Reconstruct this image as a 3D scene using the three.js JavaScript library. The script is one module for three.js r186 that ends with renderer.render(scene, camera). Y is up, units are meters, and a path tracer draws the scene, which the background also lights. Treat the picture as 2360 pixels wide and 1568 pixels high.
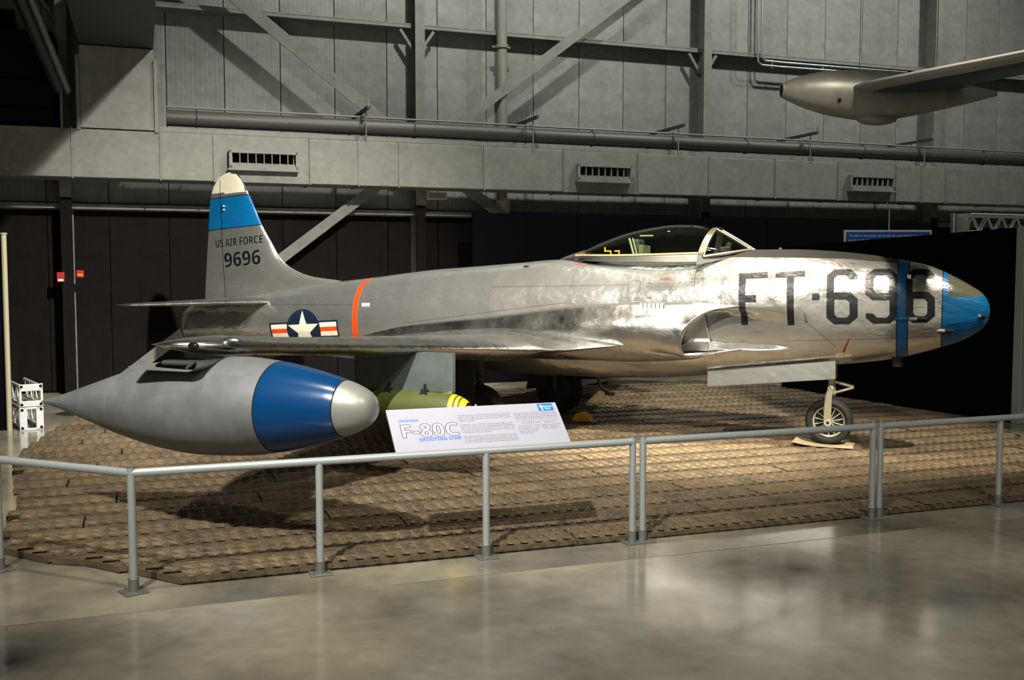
import * as THREE from 'three';
import { RoundedBoxGeometry } from 'three/addons/geometries/RoundedBoxGeometry.js';
import { mergeGeometries } from 'three/addons/utils/BufferGeometryUtils.js';
import { RectAreaLightUniformsLib } from 'three/addons/lights/RectAreaLightUniformsLib.js';
import { Brush, Evaluator, SUBTRACTION } from 'three-bvh-csg';

RectAreaLightUniformsLib.init();
const scene = new THREE.Scene();
scene.background = new THREE.Color(0x000000);
const camera = new THREE.PerspectiveCamera(2 * Math.atan(784 / 2340) * 180 / Math.PI, 2360 / 1568, 0.1, 120);
camera.position.set(0, 1.9, 0);
camera.rotation.x = -Math.atan(152 / 2340);
const renderer = new THREE.WebGLRenderer({ antialias: true });
renderer.toneMapping = THREE.LinearToneMapping;
renderer.toneMappingExposure = 1.0;
renderer.shadowMap.enabled = true;

// ceiling lamps of the hall, some only added as fill: [position, aim, half cone (deg), candela, colour, penumbra, lens radius]
const WARM = [1, 0.89, 0.71], NEUTRAL = [1, 0.96, 0.87], COOL = [0.98, 1, 0.93];
const LAMPS = [
  [[4.7, 10.6, -2.2], [2.3, 1.0, -11.5], 14.5, 1350, WARM, 1, 0.16],
  [[4.2, 10.6, -2.4], [-3.2, 1.6, -13.6], 19, 1700, NEUTRAL, 0.9, 0.16],
  [[8.0, 10.6, -6.4], [4.9, 1.7, -10.5], 11, 700, WARM, 1, 0.16],
  [[-3.2, 10.6, 2.0], [-1.0, 1.0, -10.5], 18, 1150, NEUTRAL, 0.8, 0.16],
  [[-2.6, 10.6, -5.0], [-2.0, 0.0, -7.6], 24, 120, WARM, 0.8, 0.14],
  [[1.8, 10.6, -9.2], [1.8, 0.0, -11.0], 12, 900, WARM, 1, 0.16],  // added unseen lamp that brightens the matting
  [[0.32, 10.6, -14.2], [-2.2, 4.8, -17.8], 62, 170, COOL, 0.8, 0.14],
  [[5.67, 10.6, -16.2], [4.2, 4.8, -20.0], 60, 135, COOL, 0.8, 0.14],
  [[10.9, 10.6, -18.0], [9.0, 4.5, -20.6], 62, 110, COOL, 0.8, 0.14],
  [[-3.0, 10.6, 1.5], [-1.5, 0.0, -3.5], 42, 160, NEUTRAL, 0.9, 0.18],  // added unseen fill for the front floor, left
  [[4.5, 10.6, 1.0], [3.0, 0.0, -4.5], 42, 160, NEUTRAL, 0.9, 0.18],  // added unseen fill for the front floor, right
  [[-5.0, 10.4, 6.0], [-6.0, 4.0, 14.0], 48, 420, NEUTRAL, 0.9, 0.2],  // added flood: lights the rear hall for reflections in the skin
  [[4.0, 10.4, 5.0], [6.0, 4.0, 12.5], 48, 420, NEUTRAL, 0.9, 0.2],  // added flood, right side, for the same reflections
];

// ---------------------------------------------------------------- helpers
let seed = 7;
const rnd = () => (seed = (seed * 16807) % 2147483647) / 2147483647;
const V3 = (x, y, z) => new THREE.Vector3(x, y, z);
const TH = 20 * Math.PI / 180, WU = V3(Math.cos(TH), 0, -Math.sin(TH)), WV = V3(Math.sin(TH), 0, Math.cos(TH)), W0 = V3(0, 0, -18.9);
const wpos = (u, y, v) => W0.clone().addScaledVector(WU, u).addScaledVector(WV, v).setY(y);
const taken = {};
const numbered = (n) => { const k = taken[n] = (taken[n] ?? -1) + 1; return k ? `${n}_${String(k).padStart(3, '0')}` : n; };
function thing(name, label, category, pos = [0, 0, 0], turn = 0, group) {
  const o = new THREE.Group(); o.name = numbered(name); scene.add(o);
  o.position.set(...pos); o.rotation.y = turn; o.userData = { label, category };
  if (group) o.userData.group = group;
  return o;
}
const wthing = (name, label, category, u, y, v, group) => thing(name, label, category, wpos(u, y, v).toArray(), TH, group);
function structure(name, u = 0, y = 0, v = 0) {
  const o = new THREE.Group(); o.name = name; scene.add(o); o.position.copy(wpos(u, y, v)); o.rotation.y = TH; o.userData = { kind: 'structure' };
  return o;
}
function part(name, geo, mat, parent, label) {
  const g = Array.isArray(geo) ? join(geo) : geo;
  const m = new THREE.Mesh(g, mat); m.name = name; m.castShadow = m.receiveShadow = true;
  if (label) m.userData.label = label;
  parent.add(m); return m;
}
function sub(name, parent, label) { const g = new THREE.Group(); g.name = name; if (label) g.userData.label = label; parent.add(g); return g; }
function join(list) {
  return list.length === 1 ? list[0] : mergeGeometries(list.map((g) => { const h = g.index ? g.toNonIndexed() : g.clone(); for (const k of Object.keys(h.attributes)) if (!['position', 'normal', 'uv'].includes(k)) h.deleteAttribute(k); return h; }));
}
function metric(geo) {          // uv in metres, by the way each face points
  const g = geo.index ? geo.toNonIndexed() : geo, p = g.attributes.position, uv = new Float32Array(p.count * 2), a = V3(), b = V3(), c = V3();
  for (let i = 0; i < p.count; i += 3) {
    a.fromBufferAttribute(p, i); b.fromBufferAttribute(p, i + 1); c.fromBufferAttribute(p, i + 2);
    const n = b.clone().sub(a).cross(c.clone().sub(a)), ax = Math.abs(n.x), ay = Math.abs(n.y), az = Math.abs(n.z);
    [a, b, c].forEach((q, k) => { const w = az >= ax && az >= ay ? [q.x, q.y] : ay >= ax ? [q.x, q.z] : [q.z, q.y]; uv[2 * (i + k)] = w[0]; uv[2 * (i + k) + 1] = w[1]; });
  }
  g.setAttribute('uv', new THREE.BufferAttribute(uv, 2)); return g;
}
const box = (w, h, d, x = 0, y = 0, z = 0) => metric(new THREE.BoxGeometry(w, h, d).translate(x, y, z));
const rbox = (w, h, d, r, x = 0, y = 0, z = 0) => metric(new RoundedBoxGeometry(w, h, d, 2, Math.min(r, w / 2.01, h / 2.01, d / 2.01)).translate(x, y, z));
function bar(p, q, r, seg = 10, r2 = r) {
  const a = V3(...p), b = V3(...q), d = b.clone().sub(a), L = d.length();
  return new THREE.CylinderGeometry(r2, r, L, seg).translate(0, L / 2, 0).applyQuaternion(new THREE.Quaternion().setFromUnitVectors(V3(0, 1, 0), d.normalize())).translate(...p);
}
function beam(p, q, w, d) {     // a flat bar lying in the x-y plane, w across, d deep
  const L = Math.hypot(q[0] - p[0], q[1] - p[1]);
  return metric(new THREE.BoxGeometry(L, w, d).translate(L / 2, 0, 0)).rotateZ(Math.atan2(q[1] - p[1], q[0] - p[0])).translate(...p);
}
function sweep(pts, r, seg = 8, n = 24) { return new THREE.TubeGeometry(new THREE.CatmullRomCurve3(pts.map((p) => V3(...p))), n, r, seg); }
function pchip(xs, ys) {        // smooth curve without overshoot, xs rising
  const n = xs.length, h = [], d = [], m = [];
  for (let i = 0; i < n - 1; i++) { h[i] = xs[i + 1] - xs[i]; d[i] = (ys[i + 1] - ys[i]) / h[i]; }
  m[0] = d[0]; m[n - 1] = d[n - 2];
  for (let i = 1; i < n - 1; i++) m[i] = d[i - 1] * d[i] <= 0 ? 0 : 3 * (h[i - 1] + h[i]) / ((2 * h[i] + h[i - 1]) / d[i - 1] + (h[i] + 2 * h[i - 1]) / d[i]);
  return (x) => {
    let i = 0; while (i < n - 2 && x > xs[i + 1]) i++;
    const t = Math.min(1, Math.max(0, (x - xs[i]) / h[i])), t2 = t * t, t3 = t2 * t;
    return (2 * t3 - 3 * t2 + 1) * ys[i] + (t3 - 2 * t2 + t) * h[i] * m[i] + (-2 * t3 + 3 * t2) * ys[i + 1] + (t3 - t2) * h[i] * m[i + 1];
  };
}
const table = (rows, k) => { const r = rows.slice().sort((a, b) => a[0] - b[0]); return pchip(r.map((q) => q[0]), r.map((q) => q[k])); };
const sstep = (a, b, x) => { const t = Math.min(1, Math.max(0, (x - a) / (b - a))); return t * t * (3 - 2 * t); };
const lerp = (a, b, t) => a + (b - a) * t;
function grid(rows, flip = false) {       // rows of points -> smooth indexed surface
  const n = rows.length, m = rows[0].length, pos = [], idx = [], uv = [];
  rows.forEach((r) => r.forEach((p) => { pos.push(p[0], p[1], p[2]); uv.push(p[0], p[1]); }));
  for (let i = 0; i < n - 1; i++) for (let j = 0; j < m - 1; j++) {
    const a = i * m + j, b = a + 1, c = a + m, d = c + 1;
    flip ? idx.push(a, b, c, b, d, c) : idx.push(a, c, b, b, c, d);
  }
  const g = new THREE.BufferGeometry(); g.setAttribute('position', new THREE.Float32BufferAttribute(pos, 3)); g.setAttribute('uv', new THREE.Float32BufferAttribute(uv, 2));
  g.setIndex(idx); g.computeVertexNormals(); return g;
}

// ---------------------------------------------------------------- textures
function lattice(n, s) { const a = new Float32Array(n * n); let q = s; for (let i = 0; i < a.length; i++) { q = (q * 48271) % 2147483647; a[i] = q / 2147483647; } return (x, y) => {
  const xi = Math.floor(x), yi = Math.floor(y), fx = x - xi, fy = y - yi, sx = fx * fx * (3 - 2 * fx), sy = fy * fy * (3 - 2 * fy), w = (k) => ((k % n) + n) % n;
  const g = (i, j) => a[w(j) * n + w(i)];
  return lerp(lerp(g(xi, yi), g(xi + 1, yi), sx), lerp(g(xi, yi + 1), g(xi + 1, yi + 1), sx), sy); }; }
function fbm(base, oct, s) { const L = []; for (let o = 0; o < oct; o++) L.push(lattice(base << o, s + o * 97)); return (u, v) => { let r = 0, a = 0.5, t = 0; for (let o = 0; o < oct; o++) { const n = base << o; r += a * L[o](u * n, v * n); t += a; a *= 0.5; } return r / t; }; }
function tex(size, f, srgb, rx = 1, ry = rx, fine = false) {
  if (fine) { const d = new Float32Array(size * size * 4); for (let j = 0; j < size; j++) for (let i = 0; i < size; i++) { const k = 4 * (j * size + i); d[k] = d[k + 1] = d[k + 2] = f(i / size, j / size); d[k + 3] = 1; } const t = new THREE.DataTexture(d, size, size, THREE.RGBAFormat, THREE.FloatType); t.wrapS = t.wrapT = THREE.RepeatWrapping; t.magFilter = THREE.LinearFilter; t.repeat.set(rx, ry); t.needsUpdate = true; return t; }
  const d = new Uint8Array(size * size * 4);
  for (let j = 0; j < size; j++) for (let i = 0; i < size; i++) { const c = f(i / size, j / size), k = 4 * (j * size + i); if (typeof c === 'number') d[k] = d[k + 1] = d[k + 2] = 255 * Math.min(1, Math.max(0, c)); else for (let q = 0; q < 3; q++) d[k + q] = 255 * Math.min(1, Math.max(0, c[q])); d[k + 3] = 255; }
  const t = new THREE.DataTexture(d, size, size); t.wrapS = t.wrapT = THREE.RepeatWrapping; t.magFilter = THREE.LinearFilter; t.repeat.set(rx, ry); if (srgb) t.colorSpace = THREE.SRGBColorSpace; t.needsUpdate = true; return t;
}
const nA = fbm(4, 6, 11), nB = fbm(6, 5, 53), nC = fbm(16, 4, 91), nD = fbm(3, 5, 171), nE = fbm(8, 4, 300), nF = fbm(64, 2, 400);
const tConcrete = tex(1024, (u, v) => { const a = nA(u, v), b = nB(u, v), c = nC(u, v); const k = 0.525 + 0.34 * (a - 0.5) + 0.26 * (b - 0.5) + 0.14 * (c - 0.5), w = nD(v, u) - 0.5; const st = Math.max(0, nE(u, v * 0.5) - 0.6) * 0.5, g = k * (1 - st) + 0.06 * (nF(u, v) - 0.5); return [g * (1.03 + 0.05 * w), g * (0.985 + 0.02 * w), g * (0.87 - 0.08 * w)]; }, true, 1 / 4.6);
const tConcreteRough = tex(512, (u, v) => { const k = 0.15 + 0.07 * (nB(u, v) - 0.4) + 0.08 * (nC(v, u) - 0.5); return [0, k, 0]; }, false, 1 / 4.6);
const tConcreteBump = tex(512, (u, v) => nA(u, v) * 0.7 + nC(u, v) * 0.3, false, 1 / 2.3);
const tDent = tex(512, (u, v) => 0.5 * nD(u, v) + 0.34 * nB(v, u) + 0.16 * nC(u, v), false, 1 / 1.1, 1 / 0.8, true);
const tGrime = tex(512, (u, v) => 0.78 + 0.11 * (nB(u, v) - 0.5) + 0.13 * (nC(u, v) - 0.5), true, 1 / 1.3);
const tRust = tex(512, (u, v) => { const k = 0.78 + 0.2 * (nA(u, v) - 0.5) + 0.3 * (nC(u, v) - 0.5), w = nB(u, v) - 0.5; return [k * (1 + 0.1 * w), k, k * (0.96 - 0.2 * w)]; }, true, 1 / 0.8);
const tRib = tex(256, (u, v) => 0.5 + 0.32 * Math.sin(u * Math.PI * 2 * 8) + 0.12 * (nC(u, v) - 0.5), false, 1 / 0.62, 1 / 2);
const tSkinRough = tex(512, (u, v) => { const a = nA(u, v), b = nC(u, v); return [0, 0.27 + 0.14 * (a - 0.5) + 0.1 * (b - 0.5), 0.87]; }, false, 1 / 1.4);

// ---------------------------------------------------------------- materials
const std = (color, roughness = 0.7, metalness = 0, extra = {}) => new THREE.MeshStandardMaterial({ color, roughness, metalness, ...extra });
const M = {
  concrete: std(0xffffff, 1, 0, { map: tConcrete, roughnessMap: tConcreteRough, bumpMap: tConcreteBump, bumpScale: 0.0015 }),
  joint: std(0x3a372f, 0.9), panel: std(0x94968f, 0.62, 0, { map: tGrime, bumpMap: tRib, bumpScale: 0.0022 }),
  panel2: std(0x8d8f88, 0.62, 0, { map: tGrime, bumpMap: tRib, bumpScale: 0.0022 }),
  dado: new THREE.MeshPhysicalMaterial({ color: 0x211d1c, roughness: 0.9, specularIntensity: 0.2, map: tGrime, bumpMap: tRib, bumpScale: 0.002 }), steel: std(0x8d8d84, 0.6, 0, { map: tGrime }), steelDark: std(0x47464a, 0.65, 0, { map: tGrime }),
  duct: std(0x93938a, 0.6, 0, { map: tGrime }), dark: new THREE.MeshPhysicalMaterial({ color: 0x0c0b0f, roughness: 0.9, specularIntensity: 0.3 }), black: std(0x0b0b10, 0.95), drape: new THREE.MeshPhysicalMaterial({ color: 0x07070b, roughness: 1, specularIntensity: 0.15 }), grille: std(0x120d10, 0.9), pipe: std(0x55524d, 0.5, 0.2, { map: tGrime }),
  galv: std(0xb8bcc0, 0.32, 0.85), rail: std(0xb0b8ba, 0.38, 0.35), railBase: std(0x8b8f8d, 0.45, 0.6), tan: std(0xb5ac8c, 0.7), red: std(0xa51d12, 0.4), white: std(0xe8e4dc, 0.6), alu: std(0xd0d0cc, 0.35, 0.8),
  hall: std(0xb8b8b0, 0.8), skin: std(0xc4c4c0, 1, 1, { roughnessMap: tSkinRough, bumpMap: tDent, bumpScale: 0.016 }),
  bare: std(0xc9c9c4, 0.3, 1, { bumpMap: tDent, bumpScale: 0.003 }), tankGrey: std(0x979c9e, 0.42, 0.35, { map: tGrime }), tankBlue: std(0x043868, 0.22, 0.1), capGrey: std(0x8f918a, 0.36, 0.3),
  olive: std(0x4c5120, 0.6), yellow: std(0xe9b21a, 0.5), pylon: std(0x7d8784, 0.5, 0.3, { map: tGrime }), rubber: std(0x19191b, 0.75), hub: std(0xc7c1ab, 0.45, 0.5), gear: std(0xb6ad97, 0.4, 0.6), bayDark: std(0x2b2d2b, 0.7),
  glass: new THREE.MeshPhysicalMaterial({ color: 0xe4eee4, roughness: 0.03, metalness: 0, transmission: 1, thickness: 0, ior: 1.45 }),
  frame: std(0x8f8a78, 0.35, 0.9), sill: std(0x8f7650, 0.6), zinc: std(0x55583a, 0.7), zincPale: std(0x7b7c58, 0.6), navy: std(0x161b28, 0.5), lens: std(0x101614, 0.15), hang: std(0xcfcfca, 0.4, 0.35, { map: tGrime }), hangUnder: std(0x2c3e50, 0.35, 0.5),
  latch: std(0x45432c, 0.6), rubberTread: std(0x222224, 0.85), mast: std(0xb9b394, 0.5, 0.2), plateTan: std(0xa89878, 0.7), truss: std(0xdcdcdc, 0.35, 0.2), ink: std(0x22303a, 0.6),
};
M.glass.side = THREE.DoubleSide;
const RUSTS = [0x877560, 0x816f5b, 0x8c7963, 0x84735f, 0x7a6a57].map((c) => std(c, 0.5, 0.2, { map: tRust }));

// ---------------------------------------------------------------- the hall: floor of slabs, walls, ceiling
{
  const f = structure('floor');
  part('subfloor', box(35, 0.2, 34, 0, -0.25, 15.9), M.joint, f);
  for (let i = -2; i < 2; i++) for (let j = 0; j < 8; j++) {
    const v0 = 11.77 - 4.6 * 3 + 4.6 * j, u0 = -8.5 + 9.2 * (i + 1), a = Math.max(v0, 0), b = Math.min(v0 + 4.6, 32.6);
    const p = part('slab', metric(new RoundedBoxGeometry(9.192, 0.15, b - a - 0.008, 1, 0.0015)), M.concrete, f); p.position.set(u0 + 4.6, -0.075, (a + b) / 2);
    const uv = p.geometry.attributes.uv; for (let k = 0; k < uv.count; k++) uv.setXY(k, uv.getX(k) + i * 1.37, uv.getY(k) + j * 2.11);
  }
  const w = structure('wall_back');
  part('backing', box(35, 10.6, 0.3, 0, 5.3, -0.22), M.steel, w);
  for (let i = 0; i < 37; i++) {
    const u = -16.6 + 0.92 * i, h = part('panel', rbox(0.911, 7.55, 0.06, 0.012), i % 3 ? M.panel : M.panel2, w); h.position.set(u, 6.82, -0.03);
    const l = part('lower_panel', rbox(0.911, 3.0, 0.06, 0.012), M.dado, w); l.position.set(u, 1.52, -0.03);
  }
  for (const [y, l] of [[2.95, 'lower dark wall girt, half hidden below the air duct'], [6.2, 'upper wall girt, a level steel beam crossing the panel wall above the duct']]) {
    const g = wthing('girt_beam', l, 'beam', 0, y - 0.04, 0.0);
    part('flange', [box(34, 0.075, 0.05, 0, 0.06, 0.21), box(34, 0.02, 0.24, 0, 0.09, 0.12)], M.steel, g); part('web', box(34, 0.06, 0.02, 0, 0.04, 0.03), M.steel, g);
  }
  for (const [u, l] of [[-7.55, 'steel wall column at the far left behind the fire alarms'], [-1.85, 'steel wall column where the diagonal braces meet, left of the downpipe'], [3.85, 'steel wall column between the right hand brace and the conduits'], [9.4, 'steel wall column at the far right behind the hanging aircraft']]) {
    const c = wthing('steel_column', l, 'column', u, 0, 0.02);
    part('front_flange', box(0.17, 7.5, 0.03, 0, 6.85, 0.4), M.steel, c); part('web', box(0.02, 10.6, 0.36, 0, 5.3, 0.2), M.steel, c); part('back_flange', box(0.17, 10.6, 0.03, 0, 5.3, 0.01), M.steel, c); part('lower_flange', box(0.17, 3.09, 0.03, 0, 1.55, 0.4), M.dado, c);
    for (const s of [-1, 1]) part('knee', [beam([s * 0.05, 5.78, 0], [s * 0.3, 6.15, 0], 0.05, 0.05).translate(0, 0, 0.2)], M.steel, c);
  }
  for (const [p, q, w, l] of [[[-7.5, 8.33], [-1.9, 4.04], 0.2, 'left diagonal wall brace running down to the column, above the air duct'], [[-1.8, 3.96], [3.8, 0.05], 0.2, 'dark diagonal wall brace below the duct, right of the column'], [[3.8, 8.32], [-1.8, 4.05], 0.17, 'right diagonal wall brace crossing behind the downpipe'], [[-1.9, 3.97], [-6.9, 0.15], 0.17, 'diagonal wall brace below the duct beside the tail fin']]) {
    const b = wthing('diagonal_brace', l, 'brace', 0, 0, 0.47); part('flange', beam([...p, 0], [...q, 0], w, 0.025), M.steel, b); part('web', beam([...p, -0.05], [...q, -0.05], 0.02, 0.08), M.steel, b);
  }
  for (const [n, a, y, d, x] of [['wall_left', 34, 5.3, -16.9, 0], ['wall_right', 34, 5.3, 16.9, 0]]) { const s = structure(n); part('panel', box(0.3, 10.6, a, d, y, 16), M.hall, s); }
  part('panel', box(34, 10.6, 0.3, 0, 5.3, 32.8), M.hall, structure('wall_front'));
  const c = structure('ceiling'); part('deck', box(35, 0.3, 34, 0, 11.15, 16), M.hall, c); for (let k = 0; k < 6; k++) part('rafter', box(34, 0.4, 0.16, 0, 10.82, 2.5 + k * 5.5), M.steel, c);
}

// ---------------------------------------------------------------- ceiling lamps, added fill lamps among them
LAMPS.forEach(([p, q, half, cd, col, pen, r], i) => {
  const a = V3(...p), d = V3(...q).sub(a).normalize();
  const t = thing('unseen_spotlight', ['black spotlight under the roof aimed at the jet fighter nose and middle', 'black spotlight under the roof aimed at the jet fighter tail', 'black spotlight under the roof to the right aimed at the blue nose cap', 'black spotlight under the roof to the left aimed at the jet fighter wing', 'small black spotlight under the roof straight above the wing tip tank', 'added unseen spotlight under the roof brightening the plank matting', 'black wash light under the roof aimed at the left of the panel wall', 'black wash light under the roof aimed at the middle of the panel wall', 'black wash light under the roof aimed at the right of the panel wall', 'added unseen fill spotlight above the left of the concrete walkway', 'added unseen fill spotlight above the right of the concrete walkway', 'added unseen fill lamp behind the viewer lighting the left of the hall', 'added unseen fill lamp behind the viewer lighting the right of the hall'][i], 'spotlight', p);
  const rot = (g) => g.applyQuaternion(new THREE.Quaternion().setFromUnitVectors(V3(0, -1, 0), d));
  part('housing', rot(new THREE.LatheGeometry([[0.03, 0.42], [0.09, 0.4], [r + 0.03, 0.18], [r + 0.035, -0.06], [r + 0.015, -0.06], [r + 0.01, 0.02], [0, 0.03]].map((k) => new THREE.Vector2(...k)), 24)), M.dark, t);
  part('hanger', [bar([0, 0.05, 0], [0, 0.42, 0], 0.02)], M.dark, t);
  part('lens', rot(new THREE.CylinderGeometry(r, r, 0.01, 24).translate(0, -0.01, 0)), new THREE.MeshStandardMaterial({ color: 0x111111, emissive: new THREE.Color(...col), emissiveIntensity: 6 }), t);
  const L = new THREE.SpotLight(new THREE.Color(...col), cd, 0, half * Math.PI / 180, pen, 2);
  L.position.copy(a).addScaledVector(d, 0.09); L.target.position.set(...q); L.castShadow = true; L.shadow.radius = r / 0.02; L.shadow.mapSize.set(2048, 2048); scene.add(L, L.target);
});

// ---------------------------------------------------------------- pierced steel planks under the aircraft
{
  const poly = [[-6.15, 11.36], [-7.35, 10.19], [-7.7, 6.1], [-7.5, 4.7], [-7.1, 2.3], [3.35, 2.3], [3.4, 3.5], [3.45, 8.02], [2.74, 9.16], [2.2, 11.36]];
  const mat = wthing('plank_matting', 'brown pierced steel plank matting spread on the concrete under the jet fighter', 'matting', 0, 0, 0);
  { const sh = new THREE.Shape(); poly.forEach(([u, v], i) => { const k = [u + (u < 0 ? 0.14 : -0.14), v > 10 ? v - 0.16 : v]; i ? sh.lineTo(k[0], -k[1]) : sh.moveTo(k[0], -k[1]); }); part('hole_shade_sheet', metric(new THREE.ExtrudeGeometry(sh, { depth: 0.002, bevelEnabled: false }).rotateX(-Math.PI / 2).translate(0, 0.001, 0)), M.dark, mat); }  // dark sheet added to stand for the shade seen through the plank holes
  const PU = 0.105, PV = 0.124, ROW = 0.381, T = 0.05, cache = {};
  function plank(n, k, cut = []) {          // n holes long; holes are open, rims dished, long edges turned down; cut[j] = [from, to] of each row of holes
    const key = n + '_' + k + '_' + cut; if (cache[key]) return cache[key];
    const pos = [], tri = (a, b, c) => pos.push(...a, ...b, ...c), quad = (a, b, c, d) => { tri(a, b, c); tri(a, c, d); };
    const rh = 0.036, L = n * PU, W = 3 * PV;
    for (let i = 0; i < n; i++) for (let j = 0; j < 3; j++) {
      if (cut[j] && (i < cut[j][0] || i >= cut[j][1])) continue;
      const cx = (i + 0.5) * PU - L / 2, cz = (j + 0.5) * PV - W / 2, hx = PU / 2, hz = PV / 2;
      const e = (z) => (j === 0 && z < 0) || (j === 2 && z > 0) ? -0.005 : 0.008;
      const sq = [[hx, 0], [hx, hz], [0, hz], [-hx, hz], [-hx, 0], [-hx, -hz], [0, -hz], [hx, -hz]].map(([x, z]) => [cx + x, T + (z ? e(z) : 0), cz + z]);
      const rim = [...Array(8).keys()].map((q) => [cx + rh * Math.cos(q * Math.PI / 4), T - 0.009, cz + rh * Math.sin(q * Math.PI / 4)]);
      const low = rim.map((p) => [cx + (p[0] - cx) * 0.92, T - 0.016, cz + (p[2] - cz) * 0.94]);
      for (let q = 0; q < 8; q++) { const r = (q + 1) % 8; quad(sq[q], rim[q], rim[r], sq[r]); quad(rim[q], low[q], low[r], rim[r]); }
    }
    const y0 = T - 0.004;
    for (const s of [-1, 1]) { const q = cut[s > 0 ? 2 : 0] ?? [0, n], x0 = q[0] * PU - L / 2, x1 = q[1] * PU - L / 2, z = s * W / 2, a = [x0, y0, z], b = [x1, y0, z], c = [x1, 0.012, z], d = [x0, 0.012, z]; s > 0 ? quad(a, d, c, b) : quad(a, b, c, d); }
    for (let j = 0; j < 3; j++) for (const s of [-1, 1]) { const x = (cut[j] ?? [0, n])[s > 0 ? 1 : 0] * PU - L / 2, z0 = (j - 1.5) * PV, z1 = z0 + PV, a = [x, y0, z0], b = [x, y0, z1], c = [x, 0.005, z1], d = [x, 0.005, z0]; s > 0 ? quad(a, b, c, d) : quad(a, d, c, b); }
    if (k) for (let j = 0; j < 3; j++) if (cut[j] && cut[j][0] > 0 && cut[j][1] > cut[j][0]) {   // mitred corner of a plank cut on the slant
      const xa = cut[j][0] * PU - L / 2, za = (j - 1.5) * PV, zb = za + PV, A = [(j ? cut[j - 1][0] : cut[3]) * PU - L / 2, y0, za], B = [xa, y0, za], C = [xa, y0, zb]; tri(A, C, B); quad(A, [A[0], 0.005, A[2]], [C[0], 0.005, C[2]], C);
    }
    for (let i = (cut[2] ?? [0])[0]; i < (cut[2] ?? [0, n])[1]; i++) {             // locking lugs that bridge the joint, and the bottom rolls
      const x = (i + 0.35) * PU - L / 2, z = W / 2, w = 0.036;
      quad([x, T - 0.002, z - 0.008], [x, T - 0.003, z + 0.014], [x + w, T - 0.003, z + 0.014], [x + w, T - 0.002, z - 0.008]); quad([x, T - 0.003, z + 0.014], [x, T - 0.03, z + 0.01], [x + w, T - 0.03, z + 0.01], [x + w, T - 0.003, z + 0.014]);
    }
    const g = new THREE.BufferGeometry(); g.setAttribute('position', new THREE.Float32BufferAttribute(pos, 3)); g.computeVertexNormals();
    return cache[key] = metric(g);
  }
  const span = (v) => { const xs = []; poly.forEach(([u0, v0], i) => { const [u1, v1] = poly[(i + 1) % poly.length]; if ((v0 > v) !== (v1 > v)) xs.push(u0 + (u1 - u0) * (v - v0) / (v1 - v0)); }); return xs.length > 1 ? [Math.min(...xs), Math.max(...xs)] : null; };
  for (let r = 0; r < 23; r++) {
    const v = 11.36 - (r + 0.5) * (ROW + 0.012), s = span(v); if (!s) continue;
    let u = -9.75 - (r % 2) * 1.52 - (r % 3) * 0.21 - (r === 2 ? 0.6 : 0); const full = 29;
    for (; u < -4 + 9; u += full * PU + 0.012) {
      const cut = [-1, 0, 1, -2].map((j) => { const q = span(v + j * PV) ?? s; return [Math.min(full, Math.max(0, Math.round((q[0] - u) / PU))), Math.min(full, Math.max(0, Math.round((q[1] - u) / PU)))]; });
      if (cut.slice(0, 3).every(([a, b]) => b - a < 2)) continue; cut[3] = cut[3][0];
      const m = part('plank', plank(full, v > 10.1 ? 1 : 0, cut), RUSTS[Math.floor(rnd() * RUSTS.length)], mat);
      m.position.set(u + full * PU / 2, (rnd() - 0.5) * 0.004, v); m.rotation.set((rnd() - 0.5) * 0.012, (rnd() - 0.5) * 0.002, (rnd() - 0.5) * 0.0015);
    }
  }
}

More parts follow.
